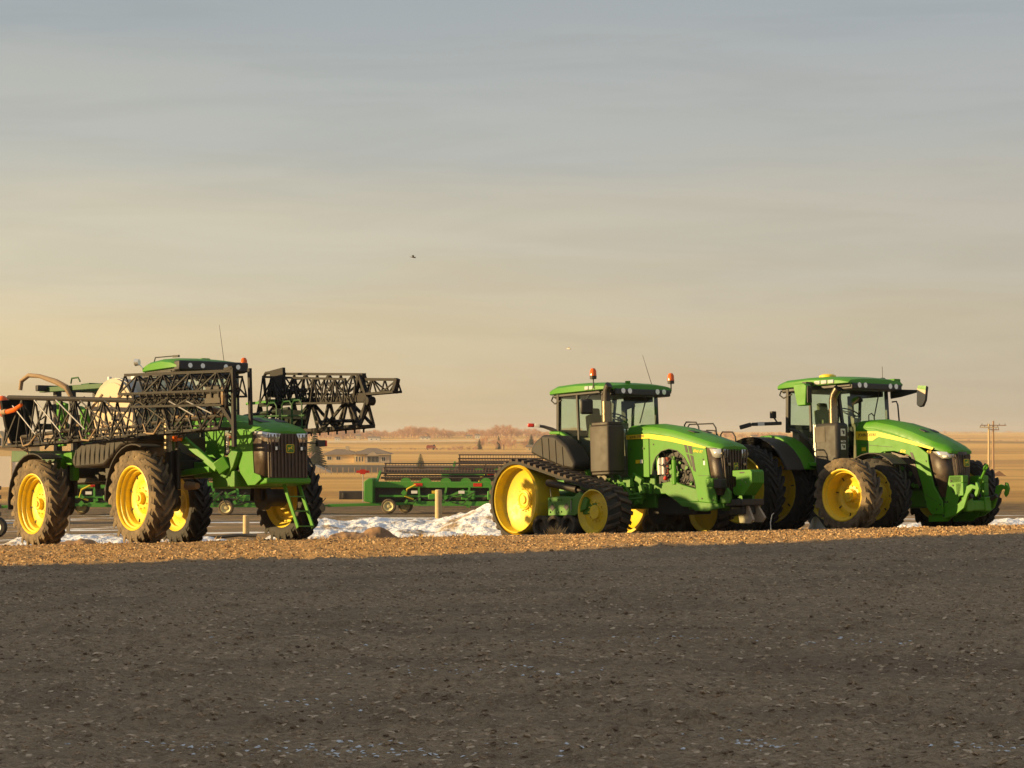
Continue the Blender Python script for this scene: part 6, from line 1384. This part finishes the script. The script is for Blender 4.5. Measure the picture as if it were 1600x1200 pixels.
def bungalow():
    Y = 700; x = at(505, Y); t = empty('bungalow', None, (x, Y, gz(x, Y) + .1)); t.scale = (1, 1, .82); tag(t, 'low cream bungalow with brown hipped roofs and a pale chimney', 'house')
    b = MB(); b.bx(0, 10.5, 1, 9, -1, 2.9); b.build('wall', M['wall'], t)
    b = MB(); b.bx(9.5, 15.5, -1.5, 8, -1, 3.1); b.build('wall', M['wall'], t); b = MB(); b.bx(13.0, 20.5, -3, 7, -1, 2.8); b.build('wall', M['wall_grey'], t)
    b = MB(); gable(b, 0, 10.5, 1, 9, 2.9, 5.0, .8, 3.5); r1 = b.build('roof', M['roof'], t, smooth=False)
    b = MB(); gable(b, 9.5, 20.5, -3, 8, 3.1, 5.4, .8, 4.2); b.build('roof', M['roof'], t, smooth=False)
    b = MB(); b.bx(6.6, 7.7, 4, 5, 3, 6.1); b.build('chimney', M['concrete'], r1)
    b = MB(); b.prism([(13.5, 2.6), (17.5, 2.6), (15.5, 4.1)], -3.9, -3.4); b.build('gable_panel', M['wall_grey'], t)
    for xx in (1.8, 4.6): window(t, xx, 1, 1.0, 1.3, 1.2)
    for xx in (10.4, 11.3, 12.2): window(t, xx, -1.5, .4, .45, 1.8, panes=1)
    window(t, 15.5, -3, .2, 3.6, 2.1, panes=3); window(t, 18.7, -3, .6, 1.2, 1.4)
bungalow()
def shed(px, Y, w, h, d, label, wall='white_wall', roof='roof', name='farm_shed', nwin=2):
    x = at(px, Y); t = empty(name, None, (x, Y, gz(x, Y))); tag(t, label, 'shed' if name == 'farm_shed' else 'house', 'distant farm buildings')
    b = MB(); b.bx(0, w, 0, d, -1.5, h); b.build('wall', M[wall], t); b = MB(); gable(b, 0, w, 0, d, h, h * 1.45, .4, 0); b.build('roof', M[roof], t, smooth=False)
    for k in range(nwin): window(t, w * (k + .7) / (nwin + .4), 0, h * .35, w * .12, h * .3, panes=1)
shed(557, 820, 2.6, 2.0, 3, 'small white shed on the field behind the bungalow roof')
shed(575, 1750, 9, 2.2, 9, 'long white barn low against the tree belt, right of the other white house')
shed(523, 1750, 4, 2.0, 5, 'tiny white house against the tree belt near the boom end')
shed(556, 1800, 3.5, 3, 5, 'narrow pale house in the tree belt', 'wall')
shed(656, 1780, 8, 1.8, 8, 'wide pale barn under the middle of the tree belt')
shed(728, 1800, 5, 2.4, 6, 'pale house at the right part of the tree belt', 'wall')
shed(742, 1820, 4, 2.6, 5, 'small white house close to the bare grove')
shed(822, 985, 4.6, 1.9, 3.5, 'little cream shed with pitched roof left of the black fuel tank', 'wall')
shed(1213, 900, 6, 2.6, 5, 'pale shed partly hidden by the right tractor fender', 'wall')
shed(1174, 1500, 4, 2, 4, 'small pale house between the two tractors, far off')
def farmhouse():
    Y = 420; x = at(-30, Y); t = empty('farmhouse', None, (x, Y, gz(x, Y))); tag(t, 'cream two-storey farmhouse with pitched roof at the left edge', 'house')
    b = MB(); b.bx(0, 9.2, 0, 8, -2, 5.4); b.build('wall', M['wall'], t); b = MB(); gable(b, 0, 9.2, 0, 8, 5.4, 8.0, .4, 0); b.build('roof', M['roof'], t, smooth=False)
    b = MB(); b.prism([(1.6, 5.4), (5.2, 5.4), (3.4, 8.3)], -.5, 3); b.build('dormer', M['wall'], t)
    for xx, zz in ((2, .8), (5, .8), (8, .8), (3.4, 5.6)): window(t, xx, 0 if zz < 5 else -.5, zz, 1.1, 1.4)
    # hay stack behind
    b = MB(); b.ball((0, 0, 1.0), 4.6, 18, 9, .95); o = b.build('straw_heap', M['hay'], None); xx = at(12, 430); o.location = (xx + 1.2, 432, gz(xx, 430) + 1.2); tag(o, 'rounded yellow straw heap beside the farmhouse', 'straw heap')
farmhouse()
# long pale wall with panels
t = empty('site_wall', None, (at(-60, 260), 260, gz(at(-60, 260), 260))); tag(t, 'long pale panel wall behind the sprayer rear wheel', 'wall')
for k in range(7):
    b = MB(); b.bx(k * 1.9, k * 1.9 + 1.87, 0, .25, -1, 3.5 - 0.0 * k); b.build('panel', M['white_wall'], t, bev=.01)
    b = MB(); b.bx(k * 1.9 + 1.86, k * 1.9 + 1.98, -.06, .3, -1, 3.55); b.build('wall_post', M['concrete'], t)

# fence beyond the lot
t = empty('wire_fence', None, (0, 0, 0)); tag(t, 'thin wire fence with short posts in front of the house yard', 'fence')
fx = [at(px, 440) for px in range(500, 700, 9)]
for k, x in enumerate(fx):
    b = MB(); b.cyl((x, 440, gz(x, 440) - .3), (x, 440, gz(x, 440) + 1.35), .07, n=6); b.build('fence_post', M['wood'], t)
for z in (.5, .9, 1.25):
    b = MB(); b.tube([(x, 440, gz(x, 440) + z) for x in fx], .02, 4); b.build('fence_wire', M['wood'], t)
b = MB(); b.prism([(0, 0), (4.2, 0), (0, 2.0), (-5, 2.0), (-5, 0)], 0, 8); o = b.build('earth_ramp', M['concrete'], None); o.location = (at(492, 470), 470, gz(at(492, 470), 470) - .5); tag(o, 'pale sloping earth ramp beside the spruce', 'earth ramp')
# red warning board
t = empty('warning_board', None, (at(567, 140), 140, gz(at(567, 140), 140) )); tag(t, 'orange-red warning board standing left of the green header', 'sign')
b = MB(); b.bx(-.4, .4, -.02, .02, 1.80, 1.95); b.prism([(-.14, 1.72), (.14, 1.72), (.22, 1.87), (.14, 2.02), (-.14, 2.02), (-.22, 1.87)], -.04, -.022); b.build('board', M['red'], t); b = MB(); b.cyl((0, .05, -.3), (0, .05, 2.0), .03, n=8); b.build('stand', M['steel'], t)
b = MB(); b.bx(-1.3, 1.3, -.3, .3, 0, .55); b.bx(-1.1, -.9, -.35, .35, .1, .45); o = b.build('feed_trough', M['dark'], None, bev=.03); o.location = (at(561, 150), 150, gz(at(561, 150), 150)); tag(o, 'low dark trough left of the green header', 'trough')
# red combine far off
def far_combine():
    Y = 1010; x = at(666, Y); t = empty('combine_harvester', None, (x, Y, gz(x, Y))); t.scale = (.5, .5, .5); tag(t, 'rusty red combine harvester parked far out on the field', 'combine')
    b = MB(); b.prism([(0, 1.0), (7.5, 1.0), (8.6, 2.2), (8.2, 3.2), (6.0, 3.4), (5.8, 4.2), (1.0, 4.2), (0, 3.0)], 0, 3.2); b.build('body', M['rust'], t, bev=.1)
    b = MB(); b.bx(6.0, 7.8, .4, 2.8, 3.3, 4.6); b.build('cab', M['glass_dark'], t); b = MB(); b.bx(8.4, 10, -1.2, 4.4, .3, 1.3); b.build('header', M['rust'], t)
    for xx, r in ((6.4, 1.0), (1.2, .7)):
        b = MB(); b.cyl((xx, -.3, r), (xx, .4, r), r, n=18); b.build('wheel', M['rubber_clean'], t)
far_combine()
# utility poles
def pole(px, Y, h, label, arms, m):
    x = at(px, Y); t = empty('utility_pole', None, (x, Y, gz(x, Y))); tag(t, label, 'utility pole', 'utility poles on the right')
    b = MB(); b.cyl((0, 0, -1), (0, 0, h), .21, .15, 10); b.build('pole', M[m], t)
    for z, w in arms:
        b = MB(); b.beam((-w, -.2, z), (w, -.2, z), .12, .16); a_ = b.build('crossarm', M[m], t)
        for xx in (-w * .9, -w * .45, w * .45, w * .9):
            q = MB(); q.cyl((xx, -.2, z + .06), (xx, -.2, z + .35), .06, .04, 8); q.build('insulator', M['glass_dark'], a_)
    return t
pole(1545, 400, 9.6, 'pale utility pole, left one of the pair at the right edge', ((9.0, 1.7),), 'post')
pole(1552, 410, 10.3, 'darker taller utility pole, right one of the pair', ((9.5, 2.3), (8.7, 1.0)), 'wood')
b = MB(); b.prism([(-1.6, 0), (1.7, 0), (.2, 1.1)], 0, 2); o = b.build('earth_pile', M['dirt'], None); o.location = (at(1560, 470), 470, gz(at(1560, 470), 470)); tag(o, 'small pointed brown earth pile by the utility poles', 'earth pile')
# birds
def bird(px, py, Y, m, label, span):
    x = at(px, Y); z = (675 - py) / 3560 * Y + CZ; b = MB()
    b.revolve([(0, -.28), (.05, -.22), (.08, -.05), (.06, .15), (.02, .35), (0, .38)], 10)
    for s in (-1, 1):
        b.add([(s * .04, -.10, .02), (s * span * .5, -.16, .16), (s * span, .02, .05), (s * span * .5, .10, .14), (s * .04, .12, .02), (s * .04, 0, -.02)], [(0, 1, 3, 4), (1, 2, 3), (0, 4, 5)])
    b.add([(-.03, .3, 0), (.03, .3, 0), (.09, .5, .01), (-.09, .5, .01)], [(0, 1, 2, 3)])
    o = b.build('bird', m, None); o.location = (x, Y, z); o.rotation_euler = (R(8), R(14), R(70)); tag(o, label, 'bird')
bird(646, 402, 260, M['dark'], 'small dark bird in flight in the middle of the sky', .6)
bird(889, 545, 320, M['white'], 'white gull in flight low in the sky above the tracked tractor', .7)

# ================================================================== HAZE
def haze():
    b = MB(); b.bx(-4200, 4200, -90, 6500, -30, 16.5); o = b.build('haze', None, None, smooth=False)
    m = bpy.data.materials.new('air'); m.use_nodes = True; N = m.node_tree.nodes; L = m.node_tree.links; N.clear()
    out = N.new('ShaderNodeOutputMaterial'); v = N.new('ShaderNodeVolumePrincipled'); v.inputs['Color'].default_value = (.95, .91, .86, 1); v.inputs['Density'].default_value = .00014; v.inputs['Anisotropy'].default_value = .2
    L.new(v.outputs[0], out.inputs['Volume']); o.data.materials.clear(); o.data.materials.append(m); tag(o, 'warm winter haze over the plain', kind='stuff')
haze()
